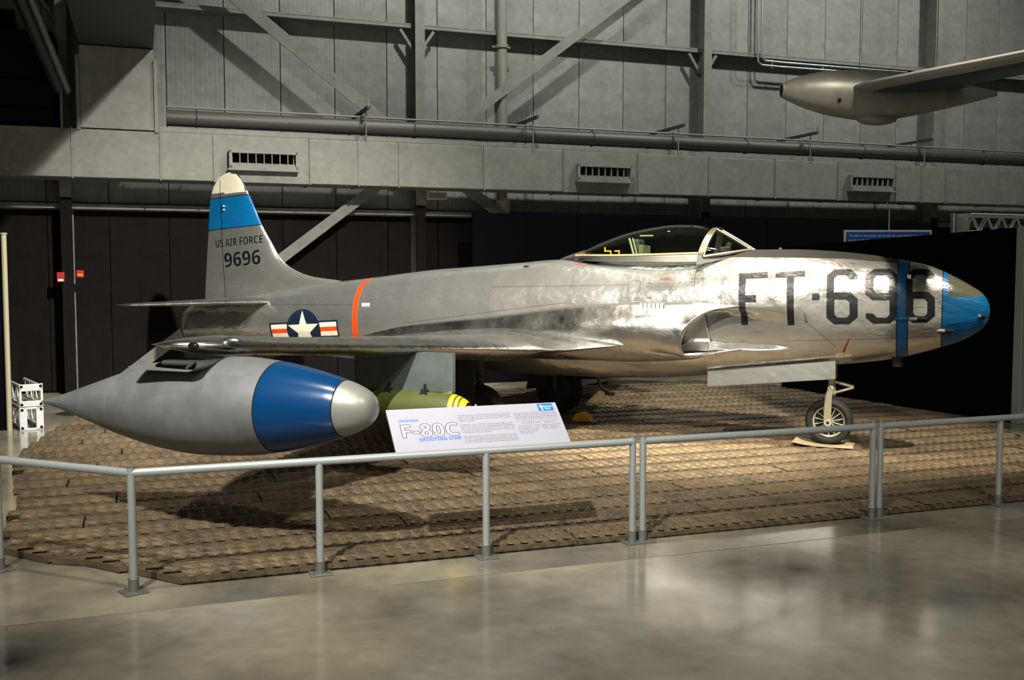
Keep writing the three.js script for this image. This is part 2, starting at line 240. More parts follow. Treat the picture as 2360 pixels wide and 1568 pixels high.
// ---------------------------------------------------------------- ducts, pipes and other fittings of the back wall
{
  const d = wthing('air_duct', 'long grey rectangular air duct running along the wall above the jet fighter', 'duct', 0, 3.35, 0);
  const seams = [-12, -8.9, -7.4, -6.15, -5.36, -3.87, -3.08, -2.4, -0.91, 0.57, 2.03, 3.5, 4.95, 6.4, 7.8, 8.42, 9.05, 10.43, 12.2, 14.2];
  for (let i = 0; i + 1 < seams.length; i++) {
    const a = seams[i], b = seams[i + 1], w = b - a - 0.012, vent = [[-5.08, -4.14], [0.86, 1.8], [6.68, 7.62]].find(([p, q]) => p > a && q < b);
    if (vent) {                                  // an open, hollow length of duct behind its vent grille
      const [p, q] = vent, F = 1.09, l = a + 0.006, h = b - 0.006; part('duct_section', [box(w, 0.01, 0.61, (a + b) / 2, 0.725, 0.79), box(w, 0.01, 0.61, (a + b) / 2, 0.005, 0.79), box(w, 0.73, 0.01, (a + b) / 2, 0.365, 0.49), box(0.008, 0.72, 0.6, l + 0.004, 0.365, 0.79), box(0.008, 0.72, 0.6, h - 0.004, 0.365, 0.79), box(p - l, 0.73, 0.012, (p + l) / 2, 0.365, F), box(h - q, 0.73, 0.012, (h + q) / 2, 0.365, F), box(q - p, 0.26, 0.012, (p + q) / 2, 0.13, F), box(q - p, 0.27, 0.012, (p + q) / 2, 0.595, F)], M.duct, d);
    } else part('duct_section', rbox(w, 0.73 - (i % 3) * 0.003, 0.62 + ((i * 7) % 4) * 0.006, 0.012, (a + b) / 2, 0.365, 0.79), M.duct, d);
    part('joint_flange', box(0.022, 0.755, 0.66, b, 0.365, 0.79), M.duct, d);
  }
  part('top_angle', box(20.2, 0.075, 0.03, 3.95, 0.785, 0.99), M.duct, d);
  const g = (u, n) => {
    const t = wthing('vent_grille', ['wide vent grille on the duct above the tail fin, dark slots', 'vent grille on the duct behind the cockpit canopy, dark slots', 'vent grille on the duct above the jet nose, pale slot bars'][n], 'grille', u, 3.55, 1.11, undefined);
    const W = 1.06, H = 0.29;
    part('frame', [box(W, 0.045, 0.1, 0, H - 0.02, 0.05), box(W, 0.06, 0.1, 0, 0.03, 0.05), box(0.045, H, 0.1, -W / 2 + 0.022, H / 2, 0.05), box(0.03, H, 0.1, W / 2 - 0.015, H / 2, 0.05), box(W + 0.04, 0.03, 0.13, 0, -0.01, 0.065)], M.duct, t);
    for (let k = 1; k < 8; k++) part('slot_bar', box(n === 2 ? 0.028 : 0.014, H - 0.1, 0.05, -W / 2 + 0.04 + (W - 0.07) * k / 8, H / 2 + 0.01, 0.06), M.duct, t);
    part('lower_blade', box(W - 0.08, 0.035, 0.012, 0, 0.078, 0.07).rotateX(0.0), M.steel, t);
  };
  g(-4.61, 0); g(1.33, 1); g(7.15, 2);
  const p = wthing('wall_pipe', 'long dark round pipe running along the wall just above the grey duct', 'pipe', 0, 4.33, 0.9);
  part('tube', [new THREE.CylinderGeometry(0.128, 0.128, 20, 20).rotateZ(Math.PI / 2).translate(3.95, 0, 0)], M.pipe, p); part('conduit', [bar([-6.05, 0.165, 0.02], [13.9, 0.165, 0.02], 0.018, 8)], M.steel, p);
  for (const u of [-5.6, -2.1, 1.2, 4.4, 7.1, 10.2]) part('pipe_clamp', new THREE.TorusGeometry(0.134, 0.012, 6, 20).rotateY(Math.PI / 2).translate(u, 0, 0), M.steelDark, p);
  ['strut bracket over the pipe, nearest the tail fin', 'strut bracket over the pipe, beside the round wall downpipe', 'strut bracket over the pipe above the canopy, between the wall columns', 'strut bracket over the pipe below the hanging aircraft', 'strut bracket over the pipe in front of the far right column'].forEach((label, i) => {
    const u = [-2.95, -0.01, 2.85, 5.74, 8.49][i], t = wthing('strut_bracket', 'dark steel ' + label, 'bracket', u, 4.1, 0, 'pipe strut brackets');
    part('arm', box(0.05, 0.05, 1.3, 0, 0.5, 0.67), M.steelDark, t); part('end_clip', box(0.02, 0.11, 0.02, 0, 0.56, 1.31), M.steel, t);
    part('rod', [bar([0, -0.05, 0.72], [0, 0.53, 0.72], 0.012, 6)], M.steel, t); part('rod', [bar([0.0, -0.05, 1.1], [0, 0.53, 1.1], 0.012, 6)], M.steel, t);
  });
  const v = wthing('vertical_duct', 'square grey duct dropping down to the long wall duct at the upper left', 'duct', -6.75, 4.09, 0);
  part('drop_section', rbox(1.05, 1.23, 0.66, 0.01, 0, 0.615, 0.77), M.duct, v); part('collar', box(1.09, 0.03, 0.7, 0, 0.02, 0.77), M.duct, v);
  part('ceiling_run', rbox(1.06, 0.95, 6.2, 0.01, 0, 1.72, 3.4), M.steelDark, v); part('corner_angle', [box(0.05, 1.1, 0.03, 0.55, 0.52, 1.12), box(0.05, 1.1, 0.03, -0.55, 0.52, 1.12)], M.duct, v);
  const a = wthing('air_handler', 'large air handling box with shade put into its dark colour in the upper left corner', 'machine', -9.1, 4.12, 0);
  part('casing', rbox(3.0, 1.35, 0.9, 0.06, 0, 0.7, 0.6), M.dark, a); for (const y of [0.2, 0.62, 1.1]) part('casing_rib', rbox(3.02, 0.05, 0.06, 0.02, 0, y, 1.06), M.dark, a);  // shade of the duct run is put into this near-black colour
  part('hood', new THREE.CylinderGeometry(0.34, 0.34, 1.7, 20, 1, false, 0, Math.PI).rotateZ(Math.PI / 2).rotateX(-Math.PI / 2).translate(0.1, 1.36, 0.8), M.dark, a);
  const s = wthing('roof_strut', 'pale angled steel strut crossing the dark upper left corner', 'beam', -7.55, 4.4, 0.95);
  part('flange', [bar([0.12, 0.2, 0.2], [-0.95, 3.2, 3.1], 0.05, 4)], M.steel, s); part('web', [bar([0.0, 0.22, 0.2], [-1.12, 3.2, 3.1], 0.09, 4)], M.steelDark, s); part('hanger_rod', [bar([0.02, -0.36, 0.2], [0.02, 0.5, 0.2], 0.02, 6)], M.steel, s);
  const dp = wthing('downpipe', 'round grey downpipe fixed to the wall left of the right hand brace', 'pipe', -0.32, 0, 0.35);
  part('upper_tube', [bar([0, 3.2, 0], [0, 10, 0], 0.095, 18)], M.steel, dp); part('cleanout', [bar([0.02, 2.95, 0], [0.02, 3.2, 0], 0.13, 16), bar([0.02, 3.2, 0], [0.02, 3.27, 0], 0.13, 16, 0.09)], M.tan, dp); part('lower_tube', [bar([0, 0, 0], [0, 2.95, 0], 0.085, 16)], M.steelDark, dp);
  part('collar', [bar([0, 5.93, 0], [0, 5.99, 0], 0.12, 18), box(0.34, 0.03, 0.05, 0, 5.96, -0.05)], M.steel, dp);
  const c = wthing('conduit_run', 'pair of bright metal conduits dropping and turning along the upper right wall', 'conduit', 5.06, 6.02, 0.34);
  part('conduit', [sweep([[-0.03, 4, 0], [-0.03, 0.06, 0], [-0.02, 0.01, 0], [0.04, 0, 0], [3.6, 0.02, 0]], 0.021, 8, 60)], M.galv, c, 'outer conduit'); part('conduit', [sweep([[0.06, 4, 0], [0.06, 0.16, 0], [0.07, 0.1, 0], [0.13, 0.09, 0], [3.6, 0.09, 0]], 0.021, 8, 60)], M.galv, c, 'inner conduit'); part('strap', [box(0.02, 0.16, 0.03, 0.3, 0.03, -0.01), box(0.02, 0.16, 0.03, 1.5, 0.03, -0.01)], M.galv, c);
  const b = wthing('junction_box', 'small pale box on the column under the duct', 'box', -1.6, 3.2, 0.5); part('case', rbox(0.36, 0.12, 0.16, 0.012, 0, 0.06, 0), M.tan, b); part('cover', rbox(0.3, 0.09, 0.01, 0.004, 0, 0.06, 0.085), M.steel, b);
  [['left', -7.65, 1.78], ['right', -7.37, 1.83]].forEach(([side, u, y], i) => {
    const t = wthing('fire_strobe', `red fire alarm ${i ? 'strobe with an amber lens' : 'horn with a clear strobe'}, ${side} one on the dark column`, 'alarm', u, y, 0.46, undefined);
    part('body', rbox(0.115, i ? 0.12 : 0.16, 0.06, 0.015, 0, 0.07, 0.02), M.red, t); part('strobe_lens', rbox(0.08, 0.035, 0.03, 0.01, 0, i ? 0.055 : 0.025, 0.055), i ? std(0xe0a020, 0.25) : std(0xf0ece4, 0.2), t);
  });
}

// ---------------------------------------------------------------- black partitions, hanging sign, trusses
{
  const t = wthing('black_drape', 'long black partition standing before the wall behind the jet fighter', 'partition', 3.8, 0, 1.0);
  for (let k = 0; k < 10; k++) part('partition_panel', rbox(0.985, 2.96, 0.05, 0.01, -4.4 + 0.99 * k, 1.48, 0), M.drape, t);
  const A = V3(4.51, 0, -16.84), B = V3(6.42, 0, -12.9), L = A.distanceTo(B), turn = -Math.atan2(B.z - A.z, B.x - A.x);
  const r = thing('black_partition', 'tall black partition with a grey end post beyond the jet nose at the right', 'partition', A.toArray(), turn);
  for (let k = 0; k < 4; k++) { const sh = new THREE.Shape(), a = L / 4 * k + 0.002, b = L / 4 * (k + 1) - 0.002, hh = (x) => 2.35 + 0.14 * x / L; sh.moveTo(a, 0); sh.lineTo(b, 0); sh.lineTo(b, hh(b)); sh.lineTo(a, hh(a)); part('partition_panel', metric(new THREE.ExtrudeGeometry(sh, { depth: 0.06, bevelEnabled: false }).translate(0, 0, -0.03)), M.drape, r); }
  part('end_post', rbox(0.12, 2.5, 0.12, 0.01, L + 0.06, 1.25, 0), M.rail, r);
  const l = thing('black_partition', 'black partition at the far left edge with a slim pale edge post', 'partition', [-6.12, 0, -12.28], TH);
  part('partition_panel', rbox(2.4, 2.38, 0.05, 0.005, -1.23, 1.19, -0.03), M.drape, l); part('edge_post', [bar([0.0, 0.0, 0.02], [0, 2.38, 0.02], 0.032, 14)], M.mast, l); part('post_cap', [bar([0, 2.375, 0.02], [0, 2.395, 0.02], 0.042, 14)], M.mast, l);

  const cv = document.createElement('canvas'); cv.width = 1024; cv.height = 300; const x = cv.getContext('2d');
  x.fillStyle = '#eef0f2'; x.fillRect(0, 0, 1024, 300); x.fillStyle = '#0d66d2'; x.fillRect(22, 20, 980, 260);
  x.fillStyle = '#e8f0f8'; x.font = 'bold italic 38px sans-serif';
  x.fillText('"The MiG-15 was good, but hardly the superfighter that should', 38, 76, 940); x.fillText('heart of the West... There was no question that the', 46, 130, 880); x.fillText('F-86 was the better airplane."', 46, 184, 500);
  const tx = new THREE.CanvasTexture(cv); tx.colorSpace = THREE.SRGBColorSpace;
  const s = thing('hanging_sign', 'blue quotation sign with white lettering hung behind the right black partition', 'sign', [6.26, 2.2, -17.0], 0.0);
  part('panel', rbox(1.46, 0.43, 0.03, 0.004, 0, 0.215, 0), M.white, s); const face = part('printed_face', new THREE.PlaneGeometry(1.455, 0.425).translate(0, 0.215, 0.0165), std(0xffffff, 0.5, 0, { map: tx }), s); face.userData.label = 'blue printed face';
  part('hanger_rod', [bar([0.02, 0.43, 0], [0.02, 0.76, 0], 0.012, 8), bar([0.02, 0.76, 0], [-0.03, 0.9, 0], 0.006, 6)], M.mast, s);

  const trussBay = (n, p, len, h, d, r) => {      // box truss along x: four chords, zigzag braces, end frames
    for (const [y, z] of [[0, -d / 2], [0, d / 2], [h, -d / 2], [h, d / 2]]) part('chord', [bar([0, y, z], [len, y, z], r, 10)], M.truss, p);
    const step = len / n; for (let k = 0; k < n; k++) for (const z of [-d / 2, d / 2]) part('lacing', [bar([k * step, h, z], [(k + 0.5) * step, 0, z], r * 0.45, 6), bar([(k + 0.5) * step, 0, z], [(k + 1) * step, h, z], r * 0.45, 6)], M.truss, p);
  };
  const tr = wthing('lighting_truss', 'silver lattice truss on a short post above the right black partition', 'truss', 3.93, 2.43, 2.25);
  tr.position.set(6.6, 2.5, -15.2);
  const run = sub('truss_run', tr); run.position.set(0.17, 0.03, 0); trussBay(8, run, 2.3, 0.25, 0.25, 0.024);
  part('end_plate', box(0.02, 0.3, 0.3, 0.12, 0.15, 0), M.truss, tr); part('post', [bar([-0.03, -2.5, 0], [-0.03, 0.29, 0], 0.045, 14), bar([-0.03, 0.12, 0], [-0.03, 0.15, 0], 0.056, 14), bar([-0.03, 0.26, 0], [-0.03, 0.3, 0], 0.055, 14)], M.galv, tr); part('bracket', [box(0.14, 0.2, 0.03, 0.06, 0.15, 0.06)], M.truss, tr);
  for (let k = 0; k < 2; k++) {
    const b = thing('truss_segment', k ? 'silver box truss segment stacked on top of another at the left edge' : 'silver box truss segment lying on the concrete under another at the left edge', 'truss', [-5.86, k * 0.285, -12.3], 0.62, undefined);
    const e = sub('end_frame', b), w = 0.27;
    part('frame_bars', k ? [rbox(w, 0.085, 0.02, 0.006, 0, 0.235, 0), rbox(w, 0.07, 0.02, 0.006, 0, 0.038, 0), rbox(0.03, 0.28, 0.02, 0.006, -w / 2 + 0.015, 0.14, 0), rbox(0.03, 0.28, 0.02, 0.006, w / 2 - 0.015, 0.14, 0)] : [rbox(0.085, 0.28, 0.02, 0.006, -w / 2 + 0.042, 0.14, 0), rbox(0.085, 0.28, 0.02, 0.006, w / 2 - 0.042, 0.14, 0), rbox(w, 0.024, 0.02, 0.006, 0, 0.012, 0), rbox(w, 0.024, 0.02, 0.006, 0, 0.268, 0)], M.truss, e);
    for (const [X, Y] of [[-1, 0.03], [1, 0.03], [-1, 0.25], [1, 0.25]]) part('corner_bore', [new THREE.CylinderGeometry(0.017, 0.017, 0.006, 14).rotateX(Math.PI / 2).translate(X * (w / 2 - 0.028), Y, 0.0115)], M.dark, e);
    const c = sub('truss_run', b); c.rotation.y = Math.PI / 2; c.position.set(0, 0.03, -0.01); trussBay(3, c, 1.0, 0.22, 0.21, 0.02);
  }
}

// ---------------------------------------------------------------- aircraft hanging at the upper right
{
  const t = thing('suspended_aircraft', 'small silver aircraft hung at the upper right, wing reaching towards the viewer', 'aircraft', [3.15, 3.98, -12], 0.0);
  const R = table([[0.0, 0.085], [0.1, 0.13], [0.3, 0.2], [0.6, 0.262], [0.95, 0.285], [1.3, 0.27], [1.7, 0.2], [2.1, 0.12], [2.5, 0.03]], 1);
  const cy = table([[0, 0.06], [0.5, 0.03], [1, 0.0], [1.7, 0.0], [2.5, 0.02]], 1), rows = [];
  for (let i = 0; i <= 50; i++) { const x = 2.5 * i / 50, r = R(x); rows.push([...Array(41).keys()].map((k) => { const a = k / 40 * Math.PI * 2; return [x, cy(x) + r * Math.cos(a), r * 0.95 * Math.sin(a)]; })); }
  part('fuselage', grid(rows), M.hang, t);
  part('nose_ring', new THREE.TorusGeometry(0.08, 0.012, 10, 28).rotateY(Math.PI / 2).translate(0, 0.06, 0), M.hang, t); part('nose_opening', new THREE.CylinderGeometry(0.076, 0.076, 0.01, 28).rotateZ(Math.PI / 2).translate(-0.001, 0.06, 0), M.black, t);
  const foil = (le, te, y, z, th) => { const r = []; for (let i = 0; i <= 32; i++) { const a = i / 32 * 2 * Math.PI, s = (1 + Math.cos(a)) / 2, h = th * 2.97 * (0.2969 * Math.sqrt(s) - 0.126 * s - 0.3516 * s * s + 0.2843 * s ** 3 - 0.1015 * s ** 4) * 1.68; r.push([le + (te - le) * s, y + Math.sign(Math.sin(a) + 1e-9) * h, z]); } return r; };
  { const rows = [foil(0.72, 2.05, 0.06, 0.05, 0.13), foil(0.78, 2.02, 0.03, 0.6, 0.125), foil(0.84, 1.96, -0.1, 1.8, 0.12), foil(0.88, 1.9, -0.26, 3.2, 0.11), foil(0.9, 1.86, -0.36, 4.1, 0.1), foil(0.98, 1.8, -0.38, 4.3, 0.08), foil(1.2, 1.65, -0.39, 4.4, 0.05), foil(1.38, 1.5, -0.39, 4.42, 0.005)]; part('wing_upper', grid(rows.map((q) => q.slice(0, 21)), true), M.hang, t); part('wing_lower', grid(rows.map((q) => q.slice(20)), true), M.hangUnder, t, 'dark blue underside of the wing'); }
  part('wing', grid([foil(0.72, 2.05, 0.06, -0.05, 0.09), foil(0.9, 1.95, 0.05, -0.45, 0.07)]), M.hang, t);
  part('belly_blister', new THREE.SphereGeometry(1, 24, 12).scale(0.24, 0.075, 0.1).translate(1.1, -0.275, 0.03), M.hang, t);
  part('side_port', new THREE.SphereGeometry(0.022, 12, 8).translate(0.6, -0.09, 0.225), M.black, t);
  part('pitot_stub', [bar([1.55, -0.2, 2.6], [1.62, -0.3, 2.6], 0.008, 6)], M.hang, t);
  for (const z of [-1.2, 1.2]) part('hanging_cable', [bar([1.3, 0.05, z], [1.3, 6.9, z], 0.004, 5)], M.steelDark, t);
}

// ---------------------------------------------------------------- the jet fighter: x forward, y up, z to starboard; origin on the ground under the nose wheel
const JET = thing('jet_fighter', 'polished silver jet fighter with blue nose bands and the black code FT-696', 'aircraft', [3.4425, 0, -10.9387], -23 * Math.PI / 180);
const ST = [[1.548, 1.535, 1.525, 1.53, 0.006], [1.538, 1.59, 1.46, 1.528, 0.07], [1.505, 1.662, 1.378, 1.52, 0.135], [1.45, 1.725, 1.318, 1.51, 0.186], [1.38, 1.772, 1.268, 1.505, 0.23], [1.28, 1.835, 1.21, 1.5, 0.282], [1.1, 1.93, 1.145, 1.5, 0.347], [0.94, 1.995, 1.09, 1.49, 0.387], [0.74, 2.04, 1.035, 1.48, 0.425], [0.51, 2.085, 0.985, 1.47, 0.463], [0.21, 2.126, 0.945, 1.46, 0.502], [-0.09, 2.154, 0.915, 1.455, 0.532], [-0.4, 2.169, 0.88, 1.45, 0.558], [-0.84, 2.17, 0.83, 1.44, 0.583], [-1.25, 2.13, 0.775, 1.43, 0.603], [-1.5, 2.088, 0.74, 1.42, 0.614], [-2, 2.06, 0.705, 1.41, 0.628], [-2.6, 2.062, 0.69, 1.4, 0.638], [-3.1, 2.072, 0.69, 1.39, 0.638], [-3.63, 2.035, 0.695, 1.38, 0.632], [-4.2, 1.995, 0.71, 1.37, 0.62], [-4.8, 1.953, 0.735, 1.36, 0.6], [-5.18, 1.912, 0.755, 1.35, 0.582], [-5.67, 1.855, 0.785, 1.34, 0.548], [-6.2, 1.8, 0.815, 1.32, 0.503], [-6.8, 1.72, 0.845, 1.3, 0.448], [-7.4, 1.63, 0.875, 1.27, 0.388], [-8, 1.54, 0.905, 1.24, 0.333], [-8.58, 1.46, 0.935, 1.2, 0.285]];
const [fT, fB, fM, fW] = [1, 2, 3, 4].map((k) => table(ST, k));
const NT = 2.25, NB = 2.3;
const recess = (x, y) => 0.17 * (x > -1.75 ? sstep(0.0, -1.28, x) : sstep(-2.6, -2.2, x)) * (1 - sstep(1.54 - lerp(0.03, 0.2, sstep(-1.3, -0.2, x)), 1.545, y)) * sstep(1.085, 1.16, y);
function fus(x, a) {                       // a = 0 at the top, pi/2 starboard, pi at the bottom
  const c = Math.cos(a), s = Math.sin(a), n = c > 0 ? NT : NB, m = fM(x), k = Math.pow(Math.abs(c), 2 / n);
  const y = c > 0 ? m + (fT(x) - m) * k : m - (m - fB(x)) * k; let z = fW(x) * Math.pow(Math.abs(s), 2 / n);
  z = Math.max(0, z - recess(x, y)); return [x, y, (s < 0 ? -1 : 1) * z];
}
function sideZ(x, y, plain) {              // half width of the body at that height
  const m = fM(x), n = y > m ? NT : NB, q = Math.min(1, y > m ? (y - m) / (fT(x) - m) : (m - y) / (m - fB(x)));
  return fW(x) * Math.pow(1 - Math.pow(q, n), 1 / n) - (plain ? 0 : recess(x, y));
}

// paint of the body, drawn in side view: metres along x and up y
const SIX = [[0, .88], [.21, .99], [.71, 1], [.945, .895], [.945, .81], [.73, .81], [.6, .885], [.32, .885], [.225, .83], [.24, .575], [.76, .577], [.985, .46], [1, .13], [.745, .005], [.27, 0], [.03, .115]], HOLE = [[.27, .445], [.625, .445], [.735, .39], [.745, .18], [.65, .125], [.37, .125], [.275, .18]];
const F_ = [[-.903, 1.909], [-.604, 1.923], [-.603, 1.859], [-.825, 1.849], [-.822, 1.676], [-.709, 1.681], [-.707, 1.603], [-.817, 1.6], [-.804, 1.356], [-.877, 1.355]], T_ = [[-.524, 1.923], [-.229, 1.936], [-.227, 1.873], [-.334, 1.868], [-.315, 1.367], [-.386, 1.365], [-.407, 1.864], [-.523, 1.859]], DOT = [[-.146, 1.698], [-.072, 1.702], [-.069, 1.631], [-.143, 1.629]];
const INK = '#0f1116', BLUE = '#045a90';
function poly(c, pts) { c.beginPath(); pts.forEach((p, i) => i ? c.lineTo(...p) : c.moveTo(...p)); c.closePath(); }
function drawBody(c, star, text, lines) {
  c.fillStyle = BLUE; c.fillRect(1.1, 0.5, 0.5, 2); c.fillRect(0.682, 0.5, 0.092, 2);
  c.fillStyle = '#15181f'; for (const [a, w] of [[0.672, 0.01], [0.774, 0.012], [1.093, 0.01]]) c.fillRect(a, 0.5, w, 2);
  c.fillStyle = '#58584a'; poly(c, [[1.14, 2.2], [1.14, 1.92], [1.165, 1.664], [1.5, 1.682], [1.56, 2.2]]); c.fill();
  c.fillStyle = '#1e1e1b'; poly(c, [[-1.36, 2.3], [-1.36, 2.062], [-1.0, 2.082], [-0.3, 2.072], [0.2, 2.055], [0.672, 2.008], [0.672, 2.3]]); c.fill();
  c.fillStyle = '#e8400f'; c.fillRect(-5.672, 0.5, 0.074, 2);
  if (!star) return;
  c.fillStyle = INK; for (const p of [F_, T_, DOT]) { poly(c, p); c.fill(); }
  for (const [x0, y0, x1, y1, turn] of [[-.007, 1.383, .308, 1.953, 0], [.366, 1.393, .682, 1.957, 1], [.752, 1.408, 1.034, 1.953, 0]]) {
    const m = ([a, b]) => turn ? [x1 - (x1 - x0) * a, y1 - (y1 - y0) * b] : [x0 + (x1 - x0) * a, y0 + (y1 - y0) * b];
    c.beginPath(); for (const q of [SIX, HOLE]) { q.map(m).forEach((p, i) => i ? c.lineTo(...p) : c.moveTo(...p)); c.closePath(); } c.fill('evenodd');
  }
  c.save(); c.translate(-6.45, 1.175); c.rotate(0.062); const r = 0.278;         // national insignia
  c.fillStyle = '#142236'; c.fillRect(-0.56, -0.105, 1.12, 0.225); c.beginPath(); c.arc(0, 0, r, 0, 7); c.fill();
  c.fillStyle = '#e6dcc6'; c.fillRect(-0.535, -0.08, 0.27, 0.175); c.fillRect(0.265, -0.08, 0.27, 0.175); c.fillStyle = '#e2441a'; c.fillRect(-0.535, -0.02, 0.265, 0.055); c.fillRect(0.27, -0.02, 0.265, 0.055);
  c.fillStyle = '#142236'; c.beginPath(); c.arc(0, 0, r - 0.005, 0, 7); c.fill();
  c.fillStyle = '#e6dcc6'; poly(c, [...Array(10).keys()].map((k) => { const a = Math.PI / 2 + k * Math.PI / 5, q = k % 2 ? 0.102 : 0.262; return [q * Math.cos(a), q * Math.sin(a)]; })); c.fill(); c.restore();
  c.strokeStyle = '#c23022'; c.lineWidth = 0.012; c.beginPath(); c.moveTo(-2.84, 2.03); c.quadraticCurveTo(-2.78, 1.985, -2.72, 2.02); c.quadraticCurveTo(-2.68, 2.045, -2.65, 2.07); c.stroke();
  c.strokeStyle = '#7c1812'; c.lineWidth = 0.016; c.beginPath(); c.moveTo(0.165, 1.087); c.lineTo(0.228, 1.238); c.stroke();
  if (lines) {
  c.strokeStyle = 'rgba(60,60,58,0.55)'; c.lineWidth = 0.005;
  for (const l of [[[-2.13, 1.33], [-1.75, 1.34], [-1.3, 1.36]], [[-0.416, 1.2], [0.2, 1.225], [0.7, 1.25], [1.1, 1.275]], [[-0.22, 1.42], [-0.05, 1.28], [0.1, 1.14]], [[-2.11, 1.82], [-1.98, 1.83], [-1.97, 1.72], [-2.02, 1.685], [-2.09, 1.685], [-2.11, 1.74], [-2.11, 1.82]], [[-1.38, 1.94], [-1.29, 1.94], [-1.28, 1.7], [-1.37, 1.7], [-1.38, 1.94]], [[0.727, 1.56], [0.9, 1.565], [1.1, 1.57], [1.52, 1.585]], [[-4.95, 1.3], [-3.75, 1.46], [-2.8, 1.58]], [[-7, 1.5], [-5.64, 1.52]], [[-3.75, 1.75], [-2.13, 1.78]]]) { c.beginPath(); l.forEach((p, i) => i ? c.lineTo(...p) : c.moveTo(...p)); c.stroke(); }
  c.fillStyle = 'rgba(70,70,66,0.5)'; for (const x of [-0.44, -1.33, -2.16, -2.83, -3.78, -4.98, -5.7, -7.05, -0.39, -1.27, -2.1, -2.77, -3.72, -4.92]) for (let y = 0.8; y < 2.1; y += 0.035) { c.beginPath(); c.arc(x, y, 0.0035, 0, 7); c.fill(); }
  }
  text('#b23a30', 0.05, 'WARNING', -1.755, 1.83, 0.165); text('#4a4b49', 0.017, 'THIS AIRCRAFT CONTAINS A CARTRIDGE', -1.905, 1.79, 0.37); text('#4a4b49', 0.017, 'ACTUATED EMERGENCY ESCAPE SYSTEM', -1.905, 1.769, 0.38); text('#4a4b49', 0.017, 'EQUIPPED WITH EXPLOSIVE CHARGES', -1.9, 1.748, 0.37); text('#4a4b49', 0.017, 'SEE HANDBOOK FOR INSTRUCTIONS', -1.87, 1.727, 0.32);
  text('#3a3b3b', 0.03, 'NO STEP', -1.94, 1.44, 0.24); text('#55514c', 0.02, 'HOIST HERE FOR LIFTING', -2.06, 1.632, 0.3); text('#55514c', 0.02, 'GROUND LOCK', -2.06, 1.61, 0.14); text('#a8473a', 0.022, 'REMOVE GUARD BEFORE FLIGHT CAUTION', -0.08, 2.0, 0.34); text('#a8473a', 0.02, 'RESCUE', -1.42, 1.815, 0.15); text('#4a4b49', 0.02, 'EMERGENCY RELEASE', -1.42, 1.845, 0.16); text('#4a4b49', 0.016, 'EXTERNAL POWER PLUG', -1.33, 1.92, 0.22);
  text('#5a5148', 0.018, 'DO NOT PUSH', -0.75, 1.28, 0.12); text('#5a5148', 0.018, 'AMMUNITION', 0.5, 1.27, 0.13);
}
const bodyShades = ['#cdcdc8', '#c6c7c3', '#d2d1cb', '#c2c3c0', '#cacac6'];
function bodyMaps(x0, x1, star, tone) {        // colour, and metalness with roughness, for one length of the skin
  const D = x0 > -2 ? 420 : 300, y0 = 0.55, y1 = 2.3, w = Math.ceil((x1 - x0) * D), h = Math.ceil((y1 - y0) * D), out = [];
  for (const kind of [0, 1]) {
    const cv = document.createElement('canvas'); cv.width = w; cv.height = h; const c = cv.getContext('2d');
    const put = (style, size, s, x, y, len) => { if (kind) return; c.save(); c.setTransform(1, 0, 0, 1, 0, 0); c.fillStyle = style; c.font = `${Math.max(5, size * D)}px sans-serif`; c.fillText(s, (x - x0) * D, (y1 - y) * D, len * D); c.restore(); };
    c.fillStyle = kind ? '#ff38dc' : tone; c.fillRect(0, 0, w, h);
    if (kind) { for (let k = 0; k < w * h / 260; k++) { const g = 30 + Math.floor(72 * rnd()); c.fillStyle = `rgba(255,${g},220,0.08)`; c.beginPath(); c.ellipse(rnd() * w, rnd() * h, 6 + rnd() * 40, 3 + rnd() * 14, rnd() * 3, 0, 7); c.fill(); } }
    else for (let k = 0; k < w * h / 1500; k++) { const g = rnd() < 0.5 ? 255 : 120; c.fillStyle = `rgba(${g},${g},${Math.floor(g * 0.98)},0.03)`; c.beginPath(); c.ellipse(rnd() * w, rnd() * h, 5 + rnd() * 46, 3 + rnd() * 16, rnd() * 3, 0, 7); c.fill(); }
    c.setTransform(D, 0, 0, -D, -x0 * D, y1 * D);
    if (kind) { const raw = c; const proxy = new Proxy({}, { get: (_, k) => typeof raw[k] === 'function' ? raw[k].bind(raw) : raw[k], set: (_, k, v) => { raw[k] = k === 'fillStyle' || k === 'strokeStyle' ? (v === '#58584a' ? '#ff2c18' : v === '#1e1e1b' ? '#ffe600' : '#ff5a10') : v; return true; } }); drawBody(proxy, star, put); }
    else drawBody(c, star, put, true);
    const t = new THREE.CanvasTexture(cv); t.wrapS = t.wrapT = THREE.ClampToEdgeWrapping; if (!kind) t.colorSpace = THREE.SRGBColorSpace; out.push(t);
  }
  const bump = tDent.clone(); bump.channel = 1;
  return { mat: std(0xffffff, 1, 1, { map: out[0], roughnessMap: out[1], metalnessMap: out[1], bumpMap: bump, bumpScale: 0.019 }), uv: (x, y) => [(x - x0) / (x1 - x0), (y - y0) / (y1 - y0)] };
}
